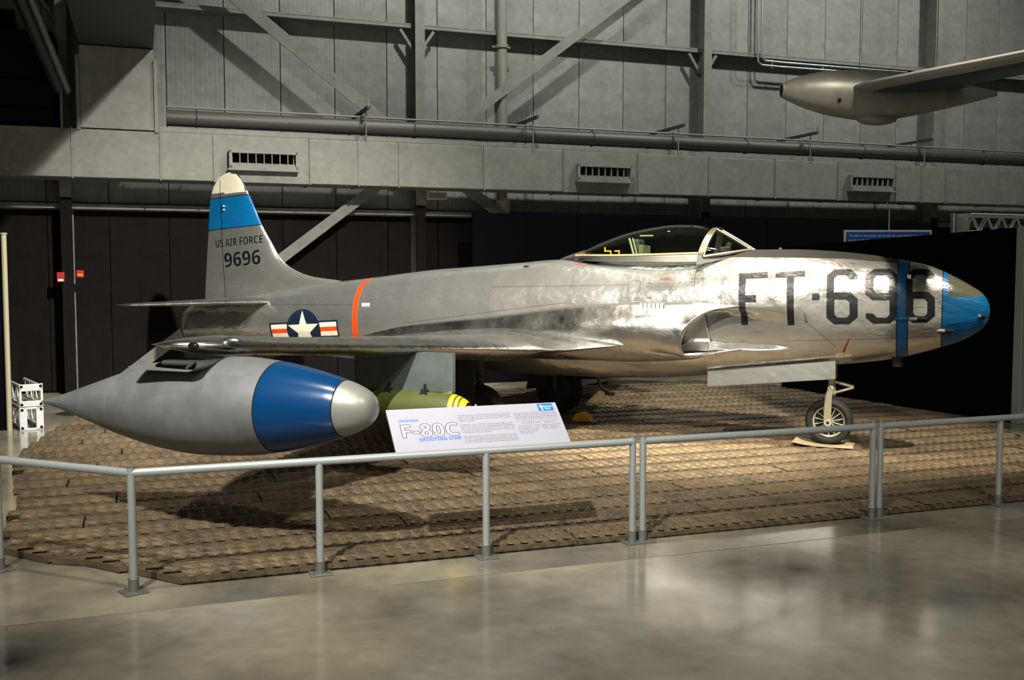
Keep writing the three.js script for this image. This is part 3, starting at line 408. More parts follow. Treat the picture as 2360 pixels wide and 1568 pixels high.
function skinSection(name, x1, x0, k, label, nx) {   // a length of the skin, its ends let in a little so that the joints show
  const N = 72, xs = [], G = 0.004;
  const n = nx ?? Math.max(6, Math.ceil((x1 - x0) / 0.045)); for (let i = 0; i <= n; i++) { const t = i / n; xs.push(name === 'nose_cap' ? x1 - (x1 - x0) * t * t : lerp(x1, x0, t)); }
  xs.splice(1, 0, x1 - 0.005); xs.splice(xs.length - 1, 0, x0 + 0.005);
  const geos = [];
  for (const side of [1, -1]) {
    const pos = [], nor = [], uv = [], uv1 = [], idx = [], maps = side > 0 ? k.s : k.p;
    xs.forEach((x, i) => { for (let j = 0; j <= N; j++) {
      const a = side * Math.PI * j / N, e = 1e-3, p = fus(x, a), xa = Math.min(1.547, x + e), q = fus(xa, a), q2 = fus(xa - 2 * e, a), r = fus(x, a + e), r2 = fus(x, a - e);
      const nn = V3(q[0] - q2[0], q[1] - q2[1], q[2] - q2[2]).cross(V3(r[0] - r2[0], r[1] - r2[1], r[2] - r2[2])).normalize(); nn.negate();
      const inset = (i === 0 && name !== 'nose_cap') || i === xs.length - 1 ? G : 0;
      pos.push(p[0], p[1] - nn.y * inset, p[2] - nn.z * inset); nor.push(nn.x, nn.y, nn.z); uv.push(...maps.uv(x, p[1])); uv1.push(x, j / N * 1.9 + (side > 0 ? 0 : 5));
    } });
    for (let i = 0; i + 1 < xs.length; i++) for (let j = 0; j < N; j++) { const a = i * (N + 1) + j, b = a + 1, c = a + N + 1, d = c + 1; side > 0 ? idx.push(a, c, b, b, c, d) : idx.push(a, b, c, b, d, c); }
    const g = new THREE.BufferGeometry(); g.setAttribute('position', new THREE.Float32BufferAttribute(pos, 3)); g.setAttribute('normal', new THREE.Float32BufferAttribute(nor, 3)); g.setAttribute('uv', new THREE.Float32BufferAttribute(uv, 2)); g.setAttribute('uv1', new THREE.Float32BufferAttribute(uv1, 2)); g.setIndex(idx); geos.push(g);
  }
  const g = mergeGeometries(geos, true); const m = new THREE.Mesh(g, [k.s.mat, k.p.mat]); m.name = name; m.castShadow = m.receiveShadow = true; if (label) m.userData.label = label; JET.add(m); return m;
}
{
  const cuts = [1.548, 1.1, 0.727, -0.416, -1.3, -2.13, -2.8, -3.75, -4.95, -5.64, -7.02, -8.58], names = ['nose_cap', 'gun_bay_skin', 'forward_fuselage', 'cockpit_skin', 'intake_skin', 'fuselage_section', 'fuselage_section', 'fuselage_section', 'aft_fuselage', 'aft_fuselage', 'tail_cone'];
  const plain = {};
  for (let i = 0; i < names.length; i++) {
    const a = cuts[i], b = cuts[i + 1], tone = bodyShades[(i * 2) % 5], s = bodyMaps(b, a, true, tone), p = i < 5 ? bodyMaps(b, a, false, tone) : s;
    skinSection(names[i], a, b, { s, p }, { 0: 'blue nose cap with a dull grey upper panel', 9: 'tail section with the star and bar insignia' }[i], i === 0 ? 26 : undefined);
  }
  part('tail_pipe', [new THREE.CylinderGeometry(0.24, 0.25, 0.3, 32, 1, true).rotateZ(Math.PI / 2).translate(-8.5, 1.19, 0)], M.bayDark, JET); part('rear_bulkhead', new THREE.CircleGeometry(0.27, 32).rotateY(-Math.PI / 2).translate(-8.56, 1.19, 0), M.black, JET);
}

// air intakes
let trunkZ;
{
  const lipX = pchip([0, .12, .26, .4, .55, .68, .8, .9, 1], [-.86, -1.13, -1.31, -1.43, -1.47, -1.45, -1.37, -1.12, -.86]), lipY = pchip([0, .12, .26, .4, .55, .68, .8, .9, 1], [1.565, 1.525, 1.43, 1.29, 1.13, 1.04, 1.0, 1.055, 1.1]), lipO = pchip([0, .12, .26, .4, .55, .68, .8, .9, 1], [0.0, .045, .115, .175, .2, .18, .12, .04, .0]);
  const ridge = table([[-.8, 1.57], [-1.16, 1.6], [-1.92, 1.593], [-2.78, 1.535], [-3.75, 1.407], [-4.89, 1.273], [-5.6, 1.12]], 1), base = table([[-.8, 1.08], [-1.5, .96], [-2.1, .92], [-3.75, .92], [-5.6, 1.0]], 1), bulge = table([[-.8, .0], [-1.3, .17], [-1.6, .2], [-2.2, .215], [-3, .19], [-3.75, .135], [-4.9, .05], [-5.6, -.01]], 1);
  trunkZ = (x, y) => { const t = Math.min(1, Math.max(0, (ridge(x) - y) / (ridge(x) - base(x)))); return sideZ(x, y, true) + bulge(x) * Math.pow(Math.sin(Math.PI * t), 0.62) + 0.003; };
  const cv = document.createElement('canvas'); cv.width = 1470; cv.height = 240; const c = cv.getContext('2d'); c.fillStyle = '#c4c4c0'; c.fillRect(0, 0, 1470, 240);
  c.fillStyle = '#2c2d2d'; c.font = '13px serif'; c.fillText('NO STEP', (5.7 - 1.95) * 300, (1.65 - 1.425) * 300, 78); c.strokeStyle = 'rgba(70,70,66,0.6)'; for (const x of [-2.13, -2.8, -3.75]) { c.beginPath(); c.moveTo((5.7 + x) * 300, 0); c.lineTo((5.7 + x) * 300, 240); c.stroke(); }
  const tx = new THREE.CanvasTexture(cv); tx.colorSpace = THREE.SRGBColorSpace; tx.repeat.set(1 / 4.9, 1 / 0.8); tx.offset.set(5.7 / 4.9, -0.85 / 0.8);
  const lettered = M.skin.clone(); lettered.color.set(0xffffff); lettered.map = tx;
  for (const side of [1, -1]) {
    const outer = [], T = 40, X = 56;
    for (let i = 0; i <= T; i++) {
      const t = i / T, lx = lipX(t), ly = lipY(t), lz = sideZ(lx, ly, true) + lipO(t) + 0.004, row = [];
      const win = sstep(0.02, 0.12, t) * (1 - sstep(0.76, 0.86, t)); for (const q of [0.75, 0.5, 0.3, 0.14, 0.05, 0.015]) { const sh = 0.05 * Math.min(1, lipO(t) * 12), x = lx - (q * Math.min(1, lipO(t) * 9 + 0.05)) * win, y = lerp(ly, 1.24, 0.05 * win * Math.min(1, q * 3)); row.push([x, y, side * lerp(lz - 0.002, Math.max(sideZ(x, y) + 0.012, lerp(lz, sideZ(lx, ly, true), 0.45 * q) - sh), win)]); }
      row.push([lx + 0.012, lerp(ly, 1.24, 0.01), side * (lz - 0.022)]);
      for (let j = 0; j <= X; j++) {
        const s = j / X, x = lerp(lx, -5.6, Math.pow(s, 1.35)), w = sstep(0, 0.55, lx - x), y = lerp(ly, lerp(ridge(x), base(x), t), w);
        const zz = sideZ(x, y, true) + bulge(x) * Math.pow(Math.sin(Math.PI * t), 0.62) + 0.003; row.push([x, y, side * lerp(lz, zz, w)]);
      }
      outer.push(row);
    }
    const g = sub('air_intake', JET); part('intake_trunk', grid(outer, side < 0), side > 0 ? lettered : M.skin, g);
    const plate = []; for (let i = 0; i <= 6; i++) { const y = lerp(1.075, 1.49, i / 6), x0 = lerp(-1.2, -1.275, i / 6); plate.push([0, .02, .3, .9].map((d) => [x0 - d, y, side * (sideZ(x0 - d, y) + (d ? 0.05 : 0.046))])); }
    part('splitter_plate', [grid(plate, side < 0)], M.bare, g);
    const edge = []; for (let i = 0; i <= 6; i++) { const y = lerp(1.075, 1.49, i / 6), x0 = lerp(-1.2, -1.275, i / 6); edge.push([x0, y, side * (sideZ(x0, y) + 0.044)]); } part('plate_edge', sweep(edge, 0.006, 6, 12), M.alu, g);
  }
}

// wings, tail surfaces
function foil(le, te, y, z, t, n = 30) {
  const r = [], c = le - te; for (let i = 0; i <= 2 * n; i++) { const a = i / (2 * n) * 2 * Math.PI, s = (1 + Math.cos(a)) / 2, h = t * c * 5 * (0.2969 * Math.sqrt(s) - 0.126 * s - 0.3516 * s * s + 0.2843 * s ** 3 - 0.1036 * s ** 4); r.push([le - c * s, y + (i <= n ? h : -h * 0.9), z]); } return r;
}
function capped(rows, flip) { const a = rows[rows.length - 1], k = a.map((p) => { const c = [(a[0][0] + a[a.length >> 1][0]) / 2, a[0][1], p[2]]; return c; }); return grid([...rows, k], flip); }
for (const side of [1, -1]) {
  const S = [[0.5, -2.02, -5.22], [0.8, -2.09, -5.18], [0.9, -2.25, -5.16], [1.0, -2.45, -5.15], [1.12, -2.63, -5.13], [1.28, -2.75, -5.11], [1.6, -2.816, -5.06], [2.4, -2.944, -4.92], [3.4, -3.104, -4.74], [4.4, -3.264, -4.55], [5.2, -3.392, -4.36], [5.5, -3.44, -4.24], [5.65, -3.5, -4.17], [5.76, -3.57, -4.1], [5.84, -3.66, -4.02], [5.88, -3.77, -3.93]];
  const w = sub('wing', JET, side > 0 ? 'right wing, its edge towards the viewer' : undefined);
  const ext = (le, te, y, z) => { const lm = -2.74, n = 30, c = lm - te, H = (x) => { const s = Math.min(1, Math.max(0, (lm - x) / c)); return 0.128 * c * 5 * (0.2969 * Math.sqrt(s) - 0.126 * s - 0.3516 * s * s + 0.2843 * s ** 3 - 0.1036 * s ** 4); }, xb = lm - 0.55, r = []; for (let i = 0; i <= 2 * n; i++) { const a = i / (2 * n) * 2 * Math.PI, x = le + (te - le) * (1 + Math.cos(a)) / 2, h = x > xb ? Math.max(0, H(xb) * Math.pow(Math.max(0, (le - x) / (le - xb)), 0.8)) : H(x); r.push([x, y + (i <= n ? h : -0.9 * h), z]); } return r; };
  const rows = S.map(([z, le, te]) => z < 1.5 ? ext(le, te, 1.066 + (z - 1) * 0.07 + 0.075 * sstep(1.2, 0.75, z), side * z) : foil(le, te, 1.066 + (z - 1) * 0.07 + 0.075 * sstep(1.2, 0.75, z), side * z, z < 4.9 ? lerp(0.128, 0.118, (z - 1.3) / 4.5) : lerp(0.12, 0.2, sstep(4.9, 5.6, z)) * (z > 5.7 ? 0.9 : 1)));
  part('wing_skin', metricSide(capped(rows, side > 0)), M.skin, w);
  part('navigation_light', new THREE.SphereGeometry(0.032, 14, 10).scale(1.5, 0.8, 0.8).translate(-3.66, 1.405, side * 5.83), M.lens, w); part('tip_fairing', new THREE.SphereGeometry(0.05, 16, 10).scale(1.6, 0.55, 0.9).translate(-3.5, 1.432, side * 5.62), M.bare, w);
  const h = sub('tailplane', JET); part('tailplane_skin', metricSide(capped([[0.1, -6.98, -8.4], [0.3, -7.06, -8.38], [1.2, -7.3, -8.19], [1.9, -7.5, -8.04], [2.08, -7.57, -7.98], [2.17, -7.64, -7.92], [2.2, -7.7, -7.86]].map(([z, a, b]) => foil(a, b, 1.535, side * z, 0.085, 16)), side > 0)), M.skin, h);
}
function metricSide(g) { const p = g.attributes.position, u = g.attributes.uv; for (let i = 0; i < p.count; i++) u.setXY(i, p.getX(i), p.getZ(i)); return g; }
{
  const LE = table([[1.45, -6.1], [1.8, -6.12], [1.843, -6.49], [1.9, -6.76], [2.087, -7.1], [2.32, -7.262], [2.557, -7.414], [2.8, -7.536], [3.03, -7.652], [3.15, -7.715], [3.22, -7.765], [3.27, -7.835], [3.292, -7.93]], 1), TE = table([[1.45, -8.41], [1.55, -8.406], [2.09, -8.363], [2.51, -8.322], [2.87, -8.291], [3.0, -8.262], [3.14, -8.2], [3.22, -8.13], [3.27, -8.05], [3.292, -7.96]], 1);
  const D = 420, x0 = -8.55, x1 = -5.95, y0 = 1.4, y1 = 3.35, W = Math.ceil((x1 - x0) * D), H = Math.ceil((y1 - y0) * D);
  const maps = [0, 1].map((kind) => {
    const cv = document.createElement('canvas'); cv.width = W; cv.height = H; const c = cv.getContext('2d'), col = (v, r) => kind ? (r ?? '#ff4810') : v;
    c.fillStyle = kind ? '#ff38d8' : '#c9c9c4'; c.fillRect(0, 0, W, H);
    for (let k = 0; k < 2400; k++) { const g = kind ? 34 + Math.floor(70 * rnd()) : rnd() < 0.5 ? 255 : 110; c.fillStyle = kind ? `rgba(255,${g},216,0.07)` : `rgba(${g},${g},${g},0.025)`; c.beginPath(); c.ellipse(rnd() * W, rnd() * H, 5 + rnd() * 46, 3 + rnd() * 16, rnd() * 3, 0, 7); c.fill(); }
    c.setTransform(D, 0, 0, -D, -x0 * D, y1 * D); const P = (s, pts) => { c.fillStyle = s; poly(c, pts); c.fill(); };
    P(col('#075f94'), [[-8.6, 2.925], [-7.3, 3.008], [-7.0, 2.59], [-8.6, 2.475]]); P(col('#15171d'), [[-8.6, 2.925], [-7.3, 3.008], [-7.3, 2.996], [-8.6, 2.913]]); P(col('#15171d'), [[-8.6, 2.487], [-7, 2.602], [-7, 2.59], [-8.6, 2.475]]);
    P(col('#ddd6bd', '#ff8010'), [[-8.6, 2.99], [-8.02, 3.02], [-8.02, 2.998], [-7.2, 3.05], [-7.2, 3.5], [-8.6, 3.5]]); P(col('#2a2224', '#ff6010'), [[-7.925, 3.5], [-7.925, 3.278], [-7.83, 3.262], [-7.75, 3.19], [-7.7, 3.1], [-7.68, 3.03], [-7.4, 3.03], [-7.4, 3.5]]);
    const put = (s, x, y, size, len, rot, b) => { c.save(); c.translate(x, y); c.rotate(rot); c.scale(1, -1); c.fillStyle = col('#101318'); c.font = `${b}${size}px sans-serif`; const w = c.measureText(s).width; c.scale(len / w, 1); c.fillText(s, 0, 0); c.restore(); };
    c.setTransform(1, 0, 0, 1, 0, 0); c.fillStyle = col('#101318');
    const wr = (s, x, y, h, len, rot, font) => { c.save(); c.translate((x - x0) * D, (y1 - y) * D); c.rotate(-rot); c.font = `${font}${h * D * 1.37}px sans-serif`; const w = c.measureText(s).width; c.scale(len * D / w, 1); c.fillText(s, 0, 0); c.restore(); };
    wr('US AIR FORCE', -8.2, 2.262, 0.108, 0.83, 0.075, 'bold '); wr('9696', -8.035, 1.99, 0.2, 0.645, 0.07, 'bold ');
    const t = new THREE.CanvasTexture(cv); t.wrapS = t.wrapT = THREE.ClampToEdgeWrapping; if (!kind) t.colorSpace = THREE.SRGBColorSpace; return t;
  });
  const bump = tDent.clone(); bump.channel = 1;
  const mat = std(0xffffff, 1, 1, { map: maps[0], roughnessMap: maps[1], metalnessMap: maps[1], bumpMap: bump, bumpScale: 0.014 });
  const ys = []; for (let i = 0; i <= 40; i++) ys.push(3.292 - (3.292 - 1.5) * Math.pow(1 - i / 40, 1)); ys.push(3.29, 3.28); ys.sort((a, b) => a - b);
  const HX = (y) => lerp(-8.035, -8.1, (y - 1.55) / 1.5), thick = (y) => lerp(0.125, 0.1, sstep(1.9, 2.6, y)) * (y > 3.1 ? 1 : 1);
  const sect = (a, b, y, side, n = 22) => { const r = [], le = LE(y), te = TE(y), c = le - te; for (let i = 0; i <= n; i++) { const x = lerp(a, b, (1 - Math.cos(Math.PI * i / n)) / 2), s = Math.min(1, Math.max(0, (le - x) / c)), cc = Math.min(c, 1.15); const h = 5 * thick(y) * cc * (0.2969 * Math.sqrt(s) - 0.126 * s - 0.3516 * s * s + 0.2843 * s ** 3 - 0.1036 * s ** 4); r.push([x, y, side * h + 0]); } return r; };
  const surface = (name, fa, fb, parent, label) => {
    const gs = [1, -1].map((side) => { const g = grid(ys.map((y) => sect(fa(y), fb(y), y, side)), side > 0), p = g.attributes.position, u = new Float32Array(p.count * 2), u1 = new Float32Array(p.count * 2); for (let i = 0; i < p.count; i++) { u[2 * i] = (p.getX(i) - x0) / (x1 - x0); u[2 * i + 1] = (p.getY(i) - y0) / (y1 - y0); u1[2 * i] = p.getX(i); u1[2 * i + 1] = p.getY(i) + (side > 0 ? 0 : 4); } g.setAttribute('uv', new THREE.BufferAttribute(u, 2)); g.setAttribute('uv1', new THREE.BufferAttribute(u1, 2)); return g; });
    const m = new THREE.Mesh(mergeGeometries(gs), mat); m.name = name; m.castShadow = m.receiveShadow = true; if (label) m.userData.label = label; parent.add(m);
  };
  const fin = sub('tail_fin', JET, 'tail fin with white tip, blue band and the number 9696');
  surface('fin', (y) => LE(y), (y) => Math.max(HX(y) + 0.005, TE(y) + 0.003), fin); surface('rudder', (y) => Math.min(HX(y) - 0.005, LE(y)), (y) => Math.min(TE(y), HX(y) - 0.006), fin);
  for (const y of [2.832, 2.782]) part('marker_stud', new THREE.SphereGeometry(0.014, 10, 8).translate(-8.02, y, 0.045), M.white, fin);
}

// cockpit
{
  const c = sub('canopy', JET);
  const top = table([[-2.82, 2.15], [-2.66, 2.232], [-2.527, 2.285], [-2.265, 2.372], [-2.0, 2.424], [-1.7, 2.456], [-1.5, 2.452], [-1.36, 2.425]], 1), hw = table([[-2.82, .17], [-2.6, .27], [-2.2, .345], [-1.8, .38], [-1.36, .385]], 1), sill = table([[-2.82, 2.115], [-2.3, 2.108], [-1.36, 2.125]], 1);
  const rows = [], skirt = [[], []];
  for (let i = 0; i <= 30; i++) { const x = lerp(-2.82, -1.37, i / 30), r = []; for (let k = 0; k <= 28; k++) { const a = Math.PI * k / 28; r.push([x, sill(x) + (top(x) - sill(x)) * Math.pow(Math.sin(a), 0.9), hw(x) * Math.sign(Math.cos(a)) * Math.pow(Math.abs(Math.cos(a)), 0.85)]); } rows.push(r); }
  part('canopy_glass', grid(rows), M.glass, c);
  for (const s of [1, -1]) {
    const g = [], st = []; for (let i = 0; i <= 30; i++) { const x = lerp(-2.86, -1.37, i / 30); g.push([[x, sill(x) + 0.004, s * (hw(x) - 0.02)], [x, sill(x) + 0.002, s * (hw(x) + 0.012)], [x, sill(x) - 0.03, s * (hw(x) + 0.02)], [x, sideLow(x), s * (hw(x) + 0.05)]]); st.push([[x, sill(x) + 0.016, s * (hw(x) - 0.004)], [x, sill(x) + 0.014, s * (hw(x) + 0.012)], [x, sill(x) - 0.004, s * (hw(x) + 0.017)]]); }
    part('canopy_rail', grid(g, s < 0), M.bare, c); part('sill_strip', grid(st, s < 0), M.sill, c, 'tan sealing strip along the canopy rail');
  }
  function sideLow(x) { return 2.035 + 0.02 * sstep(-2.3, -2.9, x) - 0.0 * x; }
  const tail = []; for (let i = 0; i <= 14; i++) { const t = i / 14, x = lerp(-3.12, -2.78, t), r = []; for (let k = 0; k <= 20; k++) { const a = Math.PI * k / 20; r.push([x, 2.03 + lerp(0.04, 0.155, Math.pow(t, 0.75)) * Math.sin(a), lerp(0.03, 0.225, Math.pow(t, 0.6)) * Math.cos(a)]); } tail.push(r); }
  part('rear_fairing', grid(tail), M.bare, c);
  const rib = (x, w) => { const r = []; for (const d of [-w, w]) r.push([...Array(29).keys()].map((k) => { const a = Math.PI * k / 28; return [x + d + 0.11 * Math.pow(Math.sin(a), 1.0), 2.07 + (2.42 - 2.07) * Math.pow(Math.sin(a), 0.9), 0.4 * Math.cos(a) * 1.0]; })); return grid(r); };
  part('windscreen_arch', rib(-1.35, 0.036), Object.assign(M.frame, { side: THREE.DoubleSide }), c); part('rear_bow', sweep([...Array(15).keys()].map((k) => { const a = Math.PI * k / 14; return [-2.8, 2.115 + 0.05 * Math.sin(a), 0.18 * Math.cos(a)]; }), 0.01, 6, 20), M.frame, c);
  const w = sub('windscreen', JET), TP = [-1.225, 2.4, 0.15], FP = [-0.84, 2.165, 0.13], BP = [-1.31, 2.085, 0.4];
  part('front_pane', grid([[[...TP.slice(0, 2), 0.15], [...TP.slice(0, 2), -0.15]], [[...FP.slice(0, 2), 0.12], [...FP.slice(0, 2), -0.12]]]), M.glass, w);
  for (const s of [1, -1]) {
    const q = (p) => [p[0], p[1], p[2] * s], arch = (t) => [-1.31 + 0.085 * t, lerp(2.085, 2.4, Math.pow(t, 0.85)), lerp(0.4, 0.15, t * t * 0.7 + t * 0.3)];
    const rowsW = []; for (let i = 0; i <= 10; i++) { const t = i / 10, a = arch(t); rowsW.push([0, .25, .5, .75, 1].map((k) => q([lerp(a[0], FP[0], k), lerp(a[1], FP[1], k), lerp(a[2], FP[2], k) + 0.03 * Math.sin(Math.PI * k) * (1 - t)]))); }
    part('side_pane', grid(rowsW, s > 0), M.glass, w);
    part('frame_bar', [sweep([q(TP), q([-1.03, 2.285, 0.145]), q(FP)], 0.013, 8, 12)], M.frame, w); part('frame_bar', [sweep([q(BP), q([-1.07, 2.125, 0.305]), q(FP)], 0.02, 8, 14)], M.frame, w); part('frame_bar', [sweep([q(BP), q(arch(0.4)), q(arch(0.75)), q(TP)], 0.016, 8, 14)], M.frame, w);
    const sk = []; for (let i = 0; i <= 8; i++) { const t = i / 8, x = lerp(-1.37, -0.82, t), z = lerp(0.43, 0.14, t); sk.push([q([x, lerp(2.1, 2.17, t), z - 0.015]), q([x, lerp(2.0, 2.12, t), z + 0.05])]); } part('base_skirt', grid(sk, s > 0), M.steelDark, w);
  }
  const s = sub('cockpit_fittings', JET);
  part('headrest', rbox(0.1, 0.2, 0.26, 0.03, -2.16, 2.2, 0), M.bayDark, s); part('seat_back', [rbox(0.05, 0.22, 0.36, 0.01, -2.08, 2.12, 0).rotateZ(0.0)], M.zinc, s); part('side_plate', [new THREE.CylinderGeometry(0.32, 0.32, 0.012, 20, 1, false, -0.42, 0.84).scale(0.5, 1, 1)].map((g) => g.rotateX(Math.PI / 2).translate(-2.03, 2.15, 0.12).rotateY(0)), M.zincPale, s);
  part('guide_rail', [bar([-2.14, 2.05, 0.17], [-2.22, 2.31, 0.15], 0.014, 8), bar([-2.1, 2.05, 0.17], [-2.18, 2.31, 0.15], 0.01, 8)], M.zincPale, s); part('guide_rail', [bar([-2.14, 2.05, -0.17], [-2.22, 2.31, -0.15], 0.014, 8)], M.zinc, s); part('top_handle', rbox(0.16, 0.02, 0.03, 0.008, -2.03, 2.335, 0.1), M.zincPale, s);
  part('warning_plate', [box(0.07, 0.014, 0.006, -2.47, 2.165, 0.16), box(0.014, 0.05, 0.006, -2.505, 2.185, 0.16), box(0.014, 0.04, 0.006, -2.435, 2.15, 0.16), box(0.06, 0.014, 0.006, -2.36, 2.165, 0.16), box(0.014, 0.05, 0.006, -2.335, 2.15, 0.16)], M.yellow, s); part('gunsight', [rbox(0.12, 0.07, 0.1, 0.02, -1.15, 2.17, 0), bar([-1.12, 2.2, 0], [-1.1, 2.25, 0], 0.03, 12)], M.bayDark, s); part('deck', box(1.5, 0.01, 0.5, -2.05, 2.085, 0), M.black, s);
}

// guns, vents, small fittings on the starboard skin
{
  const at = (x, y, d = 0) => [x, y, sideZ(x, y) + d];
  const gun = (x, y, len, bar_, mat) => {
    const g = sub('gun_port', JET), z = sideZ(x, y);
    part('trough', new THREE.SphereGeometry(1, 20, 10).scale(len, 0.026, 0.03).translate(x, y, z - 0.012), M.black, g); part('barrel', [bar([x - len * 0.75, y + 0.004, z - 0.004], [x - len * 0.75 + bar_, y + 0.002, z + 0.012], 0.019, 14, 0.017)], mat, g);
  };
  gun(0.83, 1.447, 0.15, 0.15, M.gear); gun(1.1, 1.327, 0.12, 0.12, M.alu); gun(1.455, 1.475, 0.06, 0.05, M.alu); part('gun_fairing', new THREE.SphereGeometry(1, 18, 12).scale(0.075, 0.028, 0.03).translate(0.72, 1.45, sideZ(0.72, 1.45) + 0.004), std(0x045a90, 0.3), JET);
  for (let k = 0; k < 6; k++) { const x = -1.915 + k * 0.046, l = sub('cooling_louvre', JET); part('scoop', new THREE.SphereGeometry(1, 14, 8).scale(0.027, 0.046, 0.022).translate(x, 1.54, trunkZ(x, 1.54) - 0.002), M.white, l); part('slot', new THREE.SphereGeometry(1, 10, 6).scale(0.007, 0.04, 0.012).translate(x + 0.022, 1.54, trunkZ(x + 0.022, 1.54) + 0.003), M.black, l); }
  for (let k = 0; k < 5; k++) { const x = -5.53 + k * 0.025; part('tail_louvre', new THREE.SphereGeometry(1, 10, 6).scale(0.008, 0.03, 0.008).translate(x, 1.515, sideZ(x, 1.515)), M.white, JET); }
  part('drain_port', new THREE.SphereGeometry(1, 14, 8).scale(0.04, 0.018, 0.012).translate(-3.42, 1.985, sideZ(-3.42, 1.985)), M.black, JET);
  part('latch', rbox(0.022, 0.09, 0.012, 0.004).rotateZ(0.35).translate(...at(-0.2, 1.45, 0.002)), M.latch, JET); part('latch', rbox(0.045, 0.05, 0.02, 0.006).translate(...at(0.78, 1.872, 0.002)), M.bare, JET); part('latch', rbox(0.012, 0.05, 0.006, 0.002).translate(...at(-0.745, 1.64, 0.003)), M.latch, JET);
  part('spine_light', new THREE.SphereGeometry(0.022, 12, 8).translate(-0.55, 2.17, 0), M.steelDark, JET); part('belly_antenna', new THREE.CylinderGeometry(0.05, 0.05, 0.1, 16).translate(0.68, 0.98, 0.05), M.steelDark, JET);
}

// nose gear and its door
{
  const g = sub('nose_gear', JET), Y = 0.31, R = 0.25;
  const tyre = [[0.165, -0.05], [0.175, -0.075], [0.2, -0.09], [0.228, -0.082], [0.243, -0.055], [0.25, -0.02], [0.25, 0.02], [0.243, 0.055], [0.228, 0.082], [0.2, 0.09], [0.175, 0.075], [0.165, 0.05]].map((k) => new THREE.Vector2(...k));
  part('tire', new THREE.LatheGeometry(tyre, 56).rotateX(Math.PI / 2).translate(0, Y, 0), M.rubber, g); part('rim', new THREE.LatheGeometry([[0.15, -0.05], [0.172, -0.062], [0.176, -0.05], [0.166, -0.04], [0.166, 0.04], [0.176, 0.05], [0.172, 0.062], [0.15, 0.05]].map((k) => new THREE.Vector2(...k)), 48).rotateX(Math.PI / 2).translate(0, Y, 0), M.gear, g);
  part('wheel_disc', new THREE.CylinderGeometry(0.16, 0.16, 0.02, 40).rotateX(Math.PI / 2).translate(0, Y, 0), M.bayDark, g); part('hub', [bar([0, Y, -0.06], [0, Y, 0.065], 0.045, 20)], M.hub, g);
  for (let k = 0; k < 14; k++) { const a = (k + 0.5) / 14 * 2 * Math.PI; part('spoke', [bar([0.04 * Math.cos(a), Y + 0.04 * Math.sin(a), 0.045], [0.155 * Math.cos(a), Y + 0.155 * Math.sin(a), 0.045], 0.0055, 6)], M.hub, g); }
  const arm = new THREE.Shape(); [[-0.035, 0.3], [-0.038, 0.36], [-0.03, 0.6], [-0.005, 0.655], [0.03, 0.69], [0.045, 0.68], [0.03, 0.6], [0.022, 0.36], [0.035, 0.31], [0.02, 0.275], [-0.02, 0.275]].forEach((p, i) => i ? arm.lineTo(...p) : arm.moveTo(...p));
  part('fork', [new THREE.ExtrudeGeometry(arm, { depth: 0.035, bevelSize: 0.008, bevelThickness: 0.008, bevelSegments: 2 }).translate(0, 0, 0.115), bar([0.02, 0.67, 0.13], [0.02, 0.69, -0.02], 0.035, 12)], M.gear, g); part('axle_boss', [bar([0, 0.31, 0.11], [0, 0.31, 0.165], 0.038, 20)], M.hub, g); part('axle_bore', [bar([0, 0.31, 0.16], [0, 0.31, 0.167], 0.016, 14)], M.black, g);
  part('strut', [bar([0.02, 0.66, 0], [0.02, 1.05, 0], 0.04, 18), bar([0.02, 0.78, 0], [0.02, 1.1, 0], 0.055, 18)], M.gear, g); part('torque_link', [bar([0.05, 0.74, 0.03], [0.245, 0.69, 0.03], 0.015, 8), bar([0.05, 0.74, -0.03], [0.245, 0.69, -0.03], 0.015, 8)], M.gear, g); part('torque_link', [bar([0.05, 0.62, 0.03], [0.245, 0.685, 0.03], 0.015, 8), bar([0.05, 0.62, -0.03], [0.245, 0.685, -0.03], 0.015, 8), rbox(0.04, 0.09, 0.1, 0.012, 0.045, 0.64, 0.0)], M.gear, g);
  const d = new THREE.Shape(); [[-1.26, 0.832], [-1.255, 0.668], [0.088, 0.806], [0.084, 0.992]].forEach((p, i) => i ? d.lineTo(...p) : d.moveTo(...p));
  const door = new THREE.ExtrudeGeometry(d, { depth: 0.022, bevelSize: 0.004, bevelThickness: 0.004, bevelSegments: 1, steps: 1 }).translate(0, 0, 0.315); { const dp = door.attributes.position; for (let i = 0; i < dp.count; i++) dp.setZ(i, dp.getZ(i) + 0.13 * (0.985 + 0.12 * dp.getX(i) - dp.getY(i))); door.computeVertexNormals(); } part('gear_door', metric(door), M.bare, g, 'long polished nose gear door hanging open'); part('door_hinge', [bar([-1.1, 0.86, 0.31], [0.02, 0.98, 0.31], 0.012, 6)], M.steelDark, g);
}
